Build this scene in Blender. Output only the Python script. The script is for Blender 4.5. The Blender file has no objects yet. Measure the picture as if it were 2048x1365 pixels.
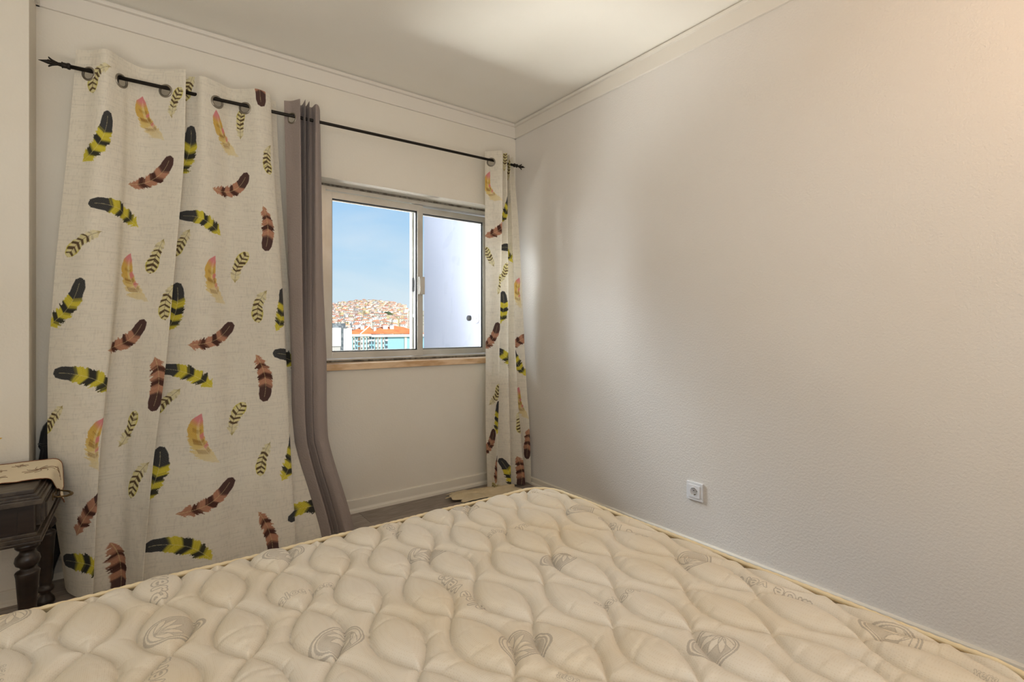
import bpy, bmesh, math, random
import numpy as np
from mathutils import Vector, Matrix
random.seed(4); np.random.seed(4)
SC = bpy.context.scene; COL = SC.collection
R = math.radians
# ================================================================ camera, sky, sun, fill lamps, exposure
cam = bpy.data.cameras.new('camera'); camo = bpy.data.objects.new('camera', cam); COL.objects.link(camo)
camo.location = (0, 0, 1.11); camo.rotation_euler = (R(90), 0, -0.63725)
cam.sensor_width = 36; cam.lens = 17.661; cam.shift_y = -27.2/2048; cam.clip_end = 6000; cam.clip_start = .02
SC.camera = camo
SC.view_settings.view_transform = 'Standard'; SC.view_settings.look = 'None'
SC.view_settings.exposure = 0.3; SC.view_settings.gamma = 1.0; SC.view_settings.use_curve_mapping = False
W = bpy.data.worlds.new('sky'); SC.world = W; W.use_nodes = True
wn, wl = W.node_tree.nodes, W.node_tree.links; wn.clear()
def wnode(t, **k):
    n = wn.new(t)
    for a, b in k.items(): setattr(n, a, b)
    return n
tc = wnode('ShaderNodeTexCoord'); sep = wnode('ShaderNodeSeparateXYZ'); wl.new(tc.outputs['Generated'], sep.inputs[0])
ramp = wnode('ShaderNodeValToRGB'); wl.new(sep.outputs['Z'], ramp.inputs[0])
cr = ramp.color_ramp; cr.elements[0].position = 0.0; cr.elements[0].color = (.74, .84, .90, 1)
cr.elements[1].position = 1.0; cr.elements[1].color = (.10, .27, .75, 1)
for p, c in ((.06, (.64, .80, .90, 1)), (.14, (.48, .71, .91, 1)), (.28, (.31, .58, .90, 1)), (.5, (.18, .42, .84, 1))):
    e = cr.elements.new(p); e.color = c
mp = wnode('ShaderNodeMapping'); mp.inputs['Scale'].default_value = (1.2, 1.2, 5.0); wl.new(tc.outputs['Generated'], mp.inputs[0])
no = wnode('ShaderNodeTexNoise'); no.inputs['Scale'].default_value = 2.6; no.inputs['Detail'].default_value = 7; no.inputs['Distortion'].default_value = .6
wl.new(mp.outputs[0], no.inputs['Vector'])
cm = wnode('ShaderNodeMapRange'); cm.inputs[1].default_value = .42; cm.inputs[2].default_value = .78; cm.inputs[4].default_value = .55
wl.new(no.outputs[0], cm.inputs[0])
mx = wnode('ShaderNodeMix', data_type='RGBA'); wl.new(cm.outputs[0], mx.inputs[0]); wl.new(ramp.outputs[0], mx.inputs[6]); mx.inputs[7].default_value = (.80, .87, .92, 1)
bg = wnode('ShaderNodeBackground'); bg.inputs[1].default_value = .86; wl.new(mx.outputs[2], bg.inputs[0])
wo = wnode('ShaderNodeOutputWorld'); wl.new(bg.outputs[0], wo.inputs[0])
def lamp(name, kind, loc, rot, energy, color, **k):
    l = bpy.data.lights.new(name, kind); l.energy = energy; l.color = color
    for a, b in k.items(): setattr(l, a, b)
    o = bpy.data.objects.new(name, l); COL.objects.link(o); o.location = loc; o.rotation_euler = rot; return o
sun = lamp('sun', 'SUN', (0, -5, 20), (0, 0, 0), 5.2, (1, .95, .87), angle=R(.6))
sun.rotation_euler = Vector((-.52, .62, -.62)).to_track_quat('-Z', 'Y').to_euler()
# added fill lamps behind the camera, at the unseen rear door and the floor
lamp('rear_fill', 'AREA', (-.1, -1.36, 1.2), (R(90), 0, R(14)), 17, (1, .985, .965), shape='RECTANGLE', size=1.5, size_y=2.0)
lamp('floor_fill', 'AREA', (-.55, -.9, .03), (R(180), 0, 0), 37, (1, .97, .925), shape='RECTANGLE', size=1.8, size_y=.8)
# added lamps outside the window: extra skylight above, fill from left and below
lamp('sky_fill', 'AREA', (.2, 4.7, 3.5), Vector((.45, -1, -.95)).to_track_quat('-Z', 'Z').to_euler(), 112, (.86, .93, 1), shape='RECTANGLE', size=3.0, size_y=2.2, spread=R(66))
lamp('left_fill', 'AREA', (-.35, 4.05, 1.6), Vector((2.4, -1.6, -.2)).to_track_quat('-Z', 'Z').to_euler(), 26, (.97, .98, 1), shape='RECTANGLE', size=1.5, size_y=1.8, spread=R(34))
lamp('low_fill', 'AREA', (.75, 4.35, -.3), Vector((.42, -1.0, 1.15)).to_track_quat('-Z', 'Z').to_euler(), 34, (1, .98, .93), shape='RECTANGLE', size=1.7, size_y=1.5, spread=R(42))

# ================================================================ helpers
def obj(name, me, mat=None, parent=None):
    if isinstance(mat, (list, tuple)):
        for m in mat: me.materials.append(m)
    elif mat: me.materials.append(mat)
    o = bpy.data.objects.new(name, me); COL.objects.link(o)
    if parent: o.parent = parent
    return o
def bake(o):                              # drop a parent's offset: children are modelled in world space
    if o.parent: o.location = -o.parent.location
    return o
def tag(o, label=None, cat=None, group=None, kind=None):
    if label: o['label'] = label
    if cat: o['category'] = cat
    if group: o['group'] = group
    if kind: o['kind'] = kind
    return o
def thing(name, label, cat, loc=(0, 0, 0), group=None):
    o = bpy.data.objects.new(name, None); COL.objects.link(o); o.location = loc; o.empty_display_size = .05
    return tag(o, label, cat, group)
def struct(o): o['kind'] = 'structure'; return o
def part(name, me, mat, parent): return bake(obj(name, me, mat, parent))
def bx(boxes, bevel=0, name='m'):
    bm = bmesh.new()
    for x0, x1, y0, y1, z0, z1 in boxes:
        r = bmesh.ops.create_cube(bm, size=1)
        for v in r['verts']: v.co = Vector(((x0+x1)/2+v.co.x*(x1-x0), (y0+y1)/2+v.co.y*(y1-y0), (z0+z1)/2+v.co.z*(z1-z0)))
    if bevel: bmesh.ops.bevel(bm, geom=bm.edges[:], offset=bevel, segments=2, affect='EDGES', profile=.7)
    me = bpy.data.meshes.new(name); bm.to_mesh(me); bm.free()
    return me
def smooth(me, on=True):
    me.polygons.foreach_set('use_smooth', [on]*len(me.polygons)); return me
def grid(V, keep=None, uv=None, name='g', sm=True):
    nv, nu = V.shape[:2]; me = bpy.data.meshes.new(name)
    i = np.arange(nv*nu).reshape(nv, nu)
    F = np.stack([i[:-1, :-1], i[1:, :-1], i[1:, 1:], i[:-1, 1:]], -1).reshape(-1, 4)
    if keep is not None: F = F[keep.reshape(-1)]
    co = V.reshape(-1, 3)
    me.vertices.add(len(co)); me.vertices.foreach_set('co', co.astype(np.float32).ravel())
    me.loops.add(F.size); me.loops.foreach_set('vertex_index', F.astype(np.int32).ravel())
    me.polygons.add(len(F)); me.polygons.foreach_set('loop_start', np.arange(0, F.size, 4, dtype=np.int32))
    if uv is not None:
        l = me.uv_layers.new(name='uv'); l.data.foreach_set('uv', uv.reshape(-1, 2)[F.ravel()].astype(np.float32).ravel())
    me.update(calc_edges=True); me.validate()
    return smooth(me, sm)
def lathe(prof, n=24, loc=(0, 0, 0), name='l', cap=True):   # prof: list of (r, z)
    bm = bmesh.new(); rings = []
    for r, z in prof:
        rings.append([bm.verts.new((loc[0]+r*math.cos(a*2*math.pi/n), loc[1]+r*math.sin(a*2*math.pi/n), loc[2]+z)) for a in range(n)])
    for a, b in zip(rings, rings[1:]):
        for k in range(n): bm.faces.new((a[k], a[(k+1) % n], b[(k+1) % n], b[k]))
    if cap: bm.faces.new(rings[0]); bm.faces.new(rings[-1])
    bmesh.ops.recalc_face_normals(bm, faces=bm.faces[:])
    me = bpy.data.meshes.new(name); bm.to_mesh(me); bm.free(); return smooth(me)
def tube(pts, r, n=10, closed=False, name='t'):
    P = [Vector(p) for p in pts]; bm = bmesh.new(); rings = []; m = len(P); up = None
    rr = r if isinstance(r, (list, tuple)) else [r]*m
    for i, p in enumerate(P):
        a = P[(i-1) % m] if (closed or i > 0) else P[i]; b = P[(i+1) % m] if (closed or i < m-1) else P[i]
        t = (b-a).normalized()
        if up is None: up = Vector((0, 0, 1)) if abs(t.z) < .9 else Vector((1, 0, 0))
        s = t.cross(up).normalized(); up = s.cross(t).normalized()
        rings.append([bm.verts.new(p + rr[i]*(s*math.cos(k*2*math.pi/n) + up*math.sin(k*2*math.pi/n))) for k in range(n)])
    pairs = list(zip(rings, rings[1:])) + ([(rings[-1], rings[0])] if closed else [])
    for a, b in pairs:
        for k in range(n): bm.faces.new((a[k], a[(k+1) % n], b[(k+1) % n], b[k]))
    if not closed: bm.faces.new(rings[0]); bm.faces.new(rings[-1])
    bmesh.ops.recalc_face_normals(bm, faces=bm.faces[:])
    me = bpy.data.meshes.new(name); bm.to_mesh(me); bm.free(); return smooth(me)
def torus(c, axis, r, rr, n=28, m=8, sx=1.0):
    a = Vector(axis).normalized(); u = a.orthogonal().normalized(); v = a.cross(u)
    return tube([Vector(c)+r*(u*math.cos(k*2*math.pi/n)+v*math.sin(k*2*math.pi/n)) for k in range(n)], rr, m, True)
def extrude_profile(prof, p0, p1, inward, name='x'):   # prof: (out from wall, z); runs p0->p1 in plan
    bm = bmesh.new(); A, B = [], []
    for d, z in prof:
        A.append(bm.verts.new((p0[0]+inward[0]*d, p0[1]+inward[1]*d, z))); B.append(bm.verts.new((p1[0]+inward[0]*d, p1[1]+inward[1]*d, z)))
    n = len(A)
    for k in range(n): bm.faces.new((A[k], A[(k+1) % n], B[(k+1) % n], B[k]))
    bm.faces.new(A); bm.faces.new(B[::-1]); bmesh.ops.recalc_face_normals(bm, faces=bm.faces[:])
    me = bpy.data.meshes.new(name); bm.to_mesh(me); bm.free(); return me
# ================================================================ materials
def s2l(c):
    return tuple(((x/255)/12.92 if x/255 <= .04045 else (((x/255)+.055)/1.055)**2.4) for x in c) + (1,)
def mat(name, rgb, rough=.7, metal=0, noise=None, bump=None, spec=.5, sheen=0, coord='Object', stretch=None):
    """rgb 0-255 sRGB; noise=(scale, rgb2, lo, hi) mixes a second colour; bump=(scale, strength, distance)"""
    m = bpy.data.materials.new(name); m.use_nodes = True; n, l = m.node_tree.nodes, m.node_tree.links
    b = n['Principled BSDF']; b.inputs['Base Color'].default_value = s2l(rgb); b.inputs['Roughness'].default_value = rough
    b.inputs['Metallic'].default_value = metal; b.inputs['Specular IOR Level'].default_value = spec
    if sheen: b.inputs['Sheen Weight'].default_value = sheen
    if noise or bump:
        t = n.new('ShaderNodeTexCoord'); src = t.outputs[coord]
        if stretch:
            mpn = n.new('ShaderNodeMapping'); mpn.inputs['Scale'].default_value = stretch; l.new(src, mpn.inputs[0]); src = mpn.outputs[0]
    if noise:
        x = n.new('ShaderNodeTexNoise'); x.inputs['Scale'].default_value = noise[0]; x.inputs['Detail'].default_value = 5; l.new(src, x.inputs['Vector'])
        r = n.new('ShaderNodeMapRange'); r.inputs[1].default_value = noise[2]; r.inputs[2].default_value = noise[3]; l.new(x.outputs[0], r.inputs[0])
        q = n.new('ShaderNodeMix'); q.data_type = 'RGBA'; l.new(r.outputs[0], q.inputs[0])
        q.inputs[6].default_value = s2l(rgb); q.inputs[7].default_value = s2l(noise[1]); l.new(q.outputs[2], b.inputs['Base Color'])
    if bump:
        x = n.new('ShaderNodeTexNoise'); x.inputs['Scale'].default_value = bump[0]; x.inputs['Detail'].default_value = 3; l.new(src, x.inputs['Vector'])
        u = n.new('ShaderNodeBump'); u.inputs['Strength'].default_value = bump[1]; u.inputs['Distance'].default_value = bump[2]
        l.new(x.outputs[0], u.inputs['Height']); l.new(u.outputs[0], b.inputs['Normal'])
    return m
M = {}
M['wall'] = mat('wall_paint', (226, 220, 208), .62, noise=(1.3, (220, 212, 197), .45, .75), bump=(95, .35, .0035), spec=.35)
M['wall_r'] = mat('wall_paint_right', (224, 220, 215), .55, noise=(.9, (221, 215, 207), .4, .7), bump=(110, .55, .004), spec=.4)
M['ceil'] = mat('ceiling_paint', (240, 236, 226), .7, noise=(1.2, (235, 230, 218), .4, .7), bump=(120, .2, .003))
M['trim'] = mat('trim_paint', (224, 218, 208), .5, bump=(60, .1, .002))
M['base'] = mat('baseboard_paint', (222, 216, 203), .45)
M['plank'] = mat('laminate', (150, 138, 128), .45, noise=(9, (118, 106, 98), .35, .7), stretch=(1, 9, 1), coord='Object')
M['alu'] = mat('window_aluminium', (205, 203, 197), .35, .55, noise=(6, (190, 187, 178), .4, .7))
M['gasket'] = mat('rubber_gasket', (40, 40, 42), .8)
M['marble'] = mat('peach_marble', (226, 196, 160), .35, noise=(7, (196, 158, 116), .42, .62), stretch=(1, 1, 3))
M['iron'] = mat('black_iron', (38, 33, 28), .5, .6, bump=(80, .2, .001))
M['ring'] = mat('nickel_eyelet', (150, 143, 132), .3, .9)
M['dark_grey'] = mat('mottled_dark_grey', (84, 78, 68), .8, noise=(40, (130, 124, 112), .4, .6))
M['wood'] = mat('dark_wood', (50, 38, 31), .33, noise=(5, (32, 24, 20), .35, .65), bump=(30, .15, .001), stretch=(1, 7, 7))
M['woodedge'] = mat('worn_dark_wood', (84, 73, 60), .4, noise=(12, (52, 42, 34), .35, .6), stretch=(2, 8, 2))
M['brass'] = mat('aged_brass', (112, 92, 60), .42, .85)
M['black'] = mat('black_fabric', (17, 17, 19), .85, bump=(160, .3, .001), sheen=.2)
M['plastic'] = mat('white_plastic', (226, 226, 228), .3)
M['hole'] = mat('dark_hole', (18, 15, 12), .9)
M['runner'] = mat('cream_linen', (232, 218, 190), .85, bump=(300, .3, .0008))
M['stitch'] = mat('brown_stitching', (124, 72, 38), .8)
M['embro'] = mat('brown_embroidery', (140, 110, 84), .8)
M['beige'] = mat('beige_cloth', (206, 190, 158), .9, bump=(220, .5, .001), noise=(12, (192, 174, 140), .4, .7))
def glass():
    m = bpy.data.materials.new('window_glass'); m.use_nodes = True; n, l = m.node_tree.nodes, m.node_tree.links; n.clear()
    o = n.new('ShaderNodeOutputMaterial'); x = n.new('ShaderNodeMixShader'); t = n.new('ShaderNodeBsdfTransparent'); g = n.new('ShaderNodeBsdfGlossy')
    f = n.new('ShaderNodeFresnel'); f.inputs[0].default_value = 1.35; g.inputs['Roughness'].default_value = .02
    t.inputs[0].default_value = (.965, .98, .985, 1)
    l.new(f.outputs[0], x.inputs[0]); l.new(t.outputs[0], x.inputs[1]); l.new(g.outputs[0], x.inputs[2]); l.new(x.outputs[0], o.inputs[0]); return m
M['glass'] = glass()
# ---------------------------------------------------------------- cloth shapes
FP, SY, CY = 1004.7, math.sin(0.63725), math.cos(0.63725)
XR, YB, CH = 2.245, 2.99, 1.11          # right wall, window wall, camera height
def slope(px):                           # X/Y of the vertical plane seen at a photo column
    u = (px - 1024.0) / FP
    return (SY + CY*u) / (CY - SY*u)
def crom(P, n):                          # Catmull-Rom through control points, n samples
    P = np.asarray(P, float); m = len(P)
    d = np.r_[0, np.cumsum(np.sqrt(((P[1:]-P[:-1])**2).sum(1)) + 1e-4)]
    t = np.linspace(0, d[-1], n); k = np.clip(np.searchsorted(d, t, side='right')-1, 0, m-2)
    f = ((t-d[k])/(d[k+1]-d[k]))[:, None]
    p0, p1, p2, p3 = P[np.clip(k-1,0,m-1)], P[k], P[k+1], P[np.clip(k+2,0,m-1)]
    return .5*((2*p1)+(-p0+p2)*f+(2*p0-5*p1+4*p2-p3)*f*f+(-p0+3*p1-3*p2+p3)*f**3)
def vnoise(x, y, seed=0):
    r = np.random.RandomState(seed).rand(256)
    xi, yi = np.floor(x).astype(int), np.floor(y).astype(int); fx, fy = x-xi, y-yi
    fx, fy = fx*fx*(3-2*fx), fy*fy*(3-2*fy)
    h = lambda a, b: r[(a*57 + b*131 + (a*b) % 7) % 256]
    return (h(xi,yi)*(1-fx)+h(xi+1,yi)*fx)*(1-fy)+(h(xi,yi+1)*(1-fx)+h(xi+1,yi+1)*fx)*fy
ROD_Y = 2.85
def cloth(rows, zs, nu, nv, amp=.004, seed=1):
    """rows: per height a list of (photo column, depth from rod); returns verts (nv,nu,3) and fabric coordinate s"""
    K = []
    for r in rows:
        q = []
        for px, d in r:
            Y = ROD_Y - d; X = slope(px)*Y
            if X > XR-.035: X = XR-.035; Y = X/slope(px)
            q.append((X, Y))
        K.append(q)
    K = np.array(K); zs = np.array(zs)
    Z = np.linspace(zs[0], zs[-1], nv); order = np.argsort(zs)
    V = np.zeros((nv, nu, 3))
    idx = [np.linspace(0, 1, len(zs))]
    for j, z in enumerate(Z):
        k = min(np.searchsorted(-zs, -z, side='right')-1, len(zs)-2); k = max(k, 0)
        f = (zs[k]-z)/(zs[k]-zs[k+1])
        k0, k3 = max(k-1, 0), min(k+2, len(zs)-1)
        p0, p1, p2, p3 = K[k0], K[k], K[k+1], K[k3]
        C = .5*((2*p1)+(-p0+p2)*f+(2*p0-5*p1+4*p2-p3)*f*f+(-p0+3*p1-3*p2+p3)*f**3)*.5 + .5*(p1*(1-f)+p2*f)
        V[j, :, :2] = fixed(C, nu, K); V[j, :, 2] = z
    ref = V[nv//2, :, :2]
    s = np.r_[0, np.cumsum(np.sqrt(((ref[1:]-ref[:-1])**2).sum(1)))]
    S, ZZ = np.meshgrid(s, Z)
    low = np.clip((2.1-ZZ)/1.6, 0, 1)
    V[:, :, 1] += amp*low*(vnoise(S*9+ZZ*3, ZZ*2.2, seed)-.5)*2 + amp*.5*low*(vnoise(S*25+ZZ*9, ZZ*6, seed+1)-.5)*2
    V[:, :, 1] = np.minimum(V[:, :, 1], YB-.008)
    return V, s
def fixed(C, nu, K):                     # same knot spacing on every row, so folds run straight down
    M = K.mean(0); m = len(C)
    d = np.r_[0, np.cumsum(np.sqrt(((M[1:]-M[:-1])**2).sum(1)) + 1e-3)]
    t = np.linspace(0, d[-1], nu); k = np.clip(np.searchsorted(d, t, side='right')-1, 0, m-2)
    f = ((t-d[k])/(d[k+1]-d[k]))[:, None]
    p0, p1, p2, p3 = C[np.clip(k-1,0,m-1)], C[k], C[k+1], C[np.clip(k+2,0,m-1)]
    return .5*((2*p1)+(-p0+p2)*f+(2*p0-5*p1+4*p2-p3)*f*f+(-p0+3*p1-3*p2+p3)*f**3)
def affine(top, ends, ks, amps):
    a, b = top[0][0], top[-1][0]
    return [[(L+(px-a)/(b-a)*(R-L), d*k + dd*(.7+.6*(px-a)/(b-a))) for px, d in top] for (L, R, dd), k in zip(ends, amps)]
# wide feather curtain
_px = [[152,180,212,243,262,290,333,360,372,352,385,405,435,462,490,515,541,534,552],
       [136,165,200,240,258,285,325,356,368,345,375,405,430,460,490,525,549,543,560],
       [112,140,178,228,245,270,310,338,350,330,362,395,425,460,495,535,562,555,575],
       [ 96,120,158,214,222,255,285,320,332,312,345,385,425,465,500,545,572,566,590],
       [ 97,115,150,197,183,240,265,295,306,292,325,380,425,470,510,550,580,578,615],
       [130,138,156,186,173,235,260,276,285,280,310,370,420,475,515,555,592,590,645]]
_d0 = [-.03,0,.05,0,-.03,-.05,0,.04,.045,-.02,-.01,.025,0,-.035,0,.04,.01,-.03,-.06]
_d1 = [-.02,.01,.04,.055,-.01,-.03,-.005,.03,.045,-.005,-.01,.02,.035,.0,.01,.035,.02,-.03,-.05]
ZL = [2.318, 1.9, 1.4, .95, .5, .012]
def left_rows():
    out = []
    for i, r in enumerate(_px):
        f = min(1, (2.318-ZL[i])/1.8)
        out.append([(p, a*(1-f)+b*f+[0, 0, .005, .02, .05, .10][i]*min(1, (k+2.5)/5)+[0, 0, 0, 0, .03, .10][i]*min(1, k/6)) for k, (p, a, b) in enumerate(zip(r, _d0, _d1))])
    return out
def left_cloth(nu=420, nv=420): return cloth(left_rows(), ZL, nu, nv, .006, 3)
_g = [(568,-.02),(583,0),(600,.05),(595,.0),(603,-.025),(611,.065),(607,.0),(612,-.02),(619,.055),(615,0),(623,-.02),(631,.035),(637,.025),(640,-.03)]
_gp = [[568,583,600,595,603,611,607,612,619,615,623,631,637,640],
       [572,583,602,597,603,611,608,612,620,617,624,631,639,643],
       [577,583,604,600,603,612,610,613,622,620,625,632,642,646],
       [582,588,607,603,606,615,612,614,624,622,627,636,648,653],
       [588,595,614,609,611,618,616,620,628,627,632,641,652,657],
       [638,645,664,659,661,668,667,671,678,678,684,692,702,708]]
_gl = [.0,.03,.065,.02,.0,.015,.0,.01,.03,.015,.03,.045,.04,.01]
def grey_cloth(nu=300, nv=160):
    rows = []
    for r, f, e in zip(_gp, [0, .4, .75, 1, 1, 1], [0, 0, 0, .01, .03, .12]):
        rows.append([(p, a*(1-f)+b*f+e) for p, (_, a), b in zip(r, _g, _gl)])
    return cloth(rows, ZL, nu, nv, .004, 7)
_rp = [[970,982,1005,1001,1014,1011,1020,1017,1026],
       [970,983,1004,1000,1015,1011,1024,1020,1036],
       [971,984,1001, 997,1016,1012,1028,1024,1044],
       [971,984, 999, 995,1016,1011,1030,1027,1049],
       [971,983, 996, 992,1018,1013,1037,1035,1057],
       [974,982, 992, 998,1022,1020,1050,1047,1063]]
_rd = [-.03,0,.05,-.01,.035,-.03,.03,-.045,-.005]
def right_cloth(nu=300, nv=400):
    rows = [[(p, d+e*(k/8)) for k, (p, d) in enumerate(zip(r, _rd))] for r, e in zip(_rp, [0, .01, .02, .03, .05, .08])]
    return cloth(rows, ZL, nu, nv, .004, 9)
# ================================================================ the room
XL, YR, H = -1.75, -1.45, 2.615
PX, PY = -.364, 2.82                       # pillar corner left of the window wall
WX0, WZ0, WZ1 = .837, .895, 1.983          # window opening (runs to the right wall)
struct(obj('wall_right', bx([(XR, XR+.15, YR-.15, 3.29, -.05, H+.1)]), M['wall_r']))
struct(obj('wall_back', bx([(PX, WX0, YB, 3.29, -.05, H+.1), (WX0, XR, YB, 3.29, -.05, WZ0-.04), (WX0, XR, YB, 3.29, WZ1, H+.1)]), M['wall']))
struct(obj('wall_pillar', bx([(XL, PX, PY, 3.29, -.05, H+.1)], .004), M['wall']))
struct(obj('wall_left', bx([(XL-.15, XL, YR-.15, 3.29, -.05, H+.1)]), M['wall']))
struct(obj('wall_rear', bx([(XL, -.95, YR-.15, YR, -.05, H+.1), (.75, XR, YR-.15, YR, -.05, H+.1), (-.95, .75, YR-.15, YR, 2.3, H+.1)]), M['wall']))
struct(obj('ceiling', bx([(XL-.15, XR+.15, YR-.15, 3.29, H, H+.15)]), M['ceil']))
fl = struct(obj('floor', bx([(XL-.15, XR+.15, YR-.15, 3.29, -.12, -.012)]), M['dark_grey']))
d = bpy.data.objects.new('door_1', None); COL.objects.link(d); struct(d); d.location = (-.1, YR-.06, 0)
part('door_frame', bx([(-.95, -.89, YR-.1, YR-.02, 0, 2.3), (.69, .75, YR-.1, YR-.02, 0, 2.3), (-.89, .69, YR-.1, YR-.02, 2.24, 2.3), (-.13, -.07, YR-.1, YR-.02, 0, 2.24), (-.89, .69, YR-.1, YR-.02, 0, .08)], .004), M['alu'], d)
part('pane', bx([(-.89, -.13, YR-.07, YR-.06, .08, 2.24)]), M['glass'], d)
part('pane', bx([(-.07, .69, YR-.07, YR-.06, .08, 2.24)]), M['glass'], d)
# laminate planks, long side along the window wall
PL, PWd = 1.28, .192
pm = bx([(0, PL-.0015, 0, PWd-.0015, -.012, 0)], .0008)
shades = []
for k in range(4):
    c = [(152, 140, 130), (142, 131, 122), (158, 147, 138), (147, 134, 122)][k]
    me = pm.copy(); me.materials.append(mat('laminate_board', c, .42, noise=(7, tuple(v-34 for v in c), .38, .7), stretch=(1.2, 14, 1), bump=(40, .08, .0006))); shades.append(me)
y, row = YR, 0
while y < PY-.0:
    x = XL - [0, .5, .9, .25][row % 4]*PL*.9
    while x < XR-.02:
        x0, x1, y1 = max(x, XL), min(x+PL, XR), min(y+PWd, YB)
        if x1-x0 > .03 and not (y1 > PY and x1 < PX):
            o = obj('plank', random.choice(shades), None, fl); o.location = (x0, y, 0); o.scale = ((x1-x0)/PL, (y1-y)/PWd, 1)
        x += PL
    y += PWd; row += 1
x = PX
while x < XR:
    x1 = min(x+PL, XR); o = obj('plank', shades[row % 4], None, fl); o.location = (x, y, 0); o.scale = ((x1-x)/PL, max(.01, (YB-y)/PWd), 1); x += PL
# cornice: flat fascia board with a thin lip at the ceiling
cor = [(0, H-.105), (.012, H-.105), (.014, H-.103), (.014, H-.026), (.030, H-.024), (.032, H-.010), (.020, H-.008), (.020, H), (0, H)]
struct(obj('trim_1', extrude_profile(cor, (PX, YB), (XR, YB), (0, -1)), M['trim']))
struct(obj('trim_2', extrude_profile(cor, (XR, YR), (XR, YB), (-1, 0)), M['trim']))
struct(obj('trim_3', extrude_profile(cor, (PX, PY), (PX, YB), (1, 0)), M['trim']))
struct(obj('trim_4', extrude_profile(cor, (XL, PY), (PX+.014, PY), (0, -1)), M['trim']))
bb = [(0, 0), (.026, 0), (.024, .014), (.016, .022), (.014, .026), (.014, .074), (.010, .079), (0, .08)]
struct(obj('baseboard_back', extrude_profile(bb, (PX, YB), (XR, YB), (0, -1)), M['base']))
bbr = [(0, 0), (.026, 0), (.024, .010), (.014, .014), (.013, .040), (.010, .044), (0, .045)]
struct(obj('baseboard_right', extrude_profile(bbr, (XR, YR), (XR, YB), (-1, 0)), M['base']))
struct(obj('baseboard_left', extrude_profile([(p, z*.72) for p, z in bb], (XL, PY), (PX+.01, PY), (0, -1)), M['base']))
struct(obj('baseboard_pillar', extrude_profile([(p, z*.72) for p, z in bb], (PX, PY), (PX, YB), (1, 0)), M['base']))
# marble window board
struct(obj('trim_5', bx([(.80, XR, YB-.022, 3.31, WZ0-.038, WZ0)], .004), M['marble']))
# ================================================================ sliding window
win = bpy.data.objects.new('window_1', None); COL.objects.link(win); struct(win); win.location = (1.5, 3.15, WZ0)
Y0 = 3.115
part('frame', bx([(WX0, .903, Y0, Y0+.10, WZ0, WZ1), (2.122, XR, Y0, Y0+.10, WZ0, WZ1), (.903, 2.122, Y0, Y0+.10, WZ0, WZ0+.020), (.903, 2.122, Y0, Y0+.10, 1.948, WZ1)], .002), M['alu'], win)
part('dark_strip', bx([(WX0+.02, XR, Y0-.004, Y0, WZ1-.013, WZ1-.001), (WX0+.02, XR, Y0-.004, Y0, WZ0+.0005, WZ0+.012)]), M['dark_grey'], win)  # thin dark strips along the frame's top and bottom edges
def sash(x0, x1, y, name):
    z0, z1, w = WZ0+.022, 1.943, .041
    s = part('sash', bx([(x0, x0+w, y, y+.028, z0, z1), (x1-w, x1, y, y+.028, z0, z1), (x0+w, x1-w, y, y+.028, z0, z0+w), (x0+w, x1-w, y, y+.028, z1-w, z1)], .0022), M['alu'], win)
    def sub(n, me, mt):
        o = obj(n, me, mt, s); return o
    sub('gasket', bx([(x0+w, x1-w, y+.010, y+.020, z1-w-.004, z1-w), (x0+w, x1-w, y+.010, y+.020, z0+w, z0+w+.004), (x0+w, x0+w+.004, y+.010, y+.020, z0+w, z1-w), (x1-w-.004, x1-w, y+.010, y+.020, z0+w, z1-w)]), M['gasket'])
    sub('bead', bx([(x0+w, x1-w, y+.020, y+.034, z1-w-.010, z1-w+.002), (x0+w, x1-w, y+.020, y+.034, z0+w-.002, z0+w+.008), (x1-w-.008, x1-w, y+.020, y+.034, z0+w, z1-w)], .001), M['alu'])
    sub('pane', bx([(x0+w-.004, x1-w+.004, y+.013, y+.017, z0+w-.004, z1-w+.004)]), M['glass'])
    return s
s1 = sash(.904, 1.556, Y0+.012, 'in'); s2 = sash(1.492, 2.116, Y0+.056, 'out')
obj('latch', bx([(1.520, 1.562, Y0-.006, Y0+.012, 1.335, 1.455), (1.524, 1.534, Y0-.012, Y0+.0, 1.345, 1.445)], .002), M['alu'], s1)
part('lock_strike', bx([(1.500, 1.522, Y0+.044, Y0+.058, 1.355, 1.45), (1.506, 1.516, Y0+.036, Y0+.046, 1.385, 1.435)], .002), M['gasket'], win)
part('lock_bar', bx([(1.508, 1.514, Y0+.046, Y0+.056, 1.19, 1.355), (1.502, 1.514, Y0+.042, Y0+.056, 1.18, 1.20)], .001), M['plastic'], win)
part('stay', bx([(2.12, 2.15, Y0-.012, Y0+.002, 1.33, 1.385)], .004), M['gasket'], win)
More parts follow.
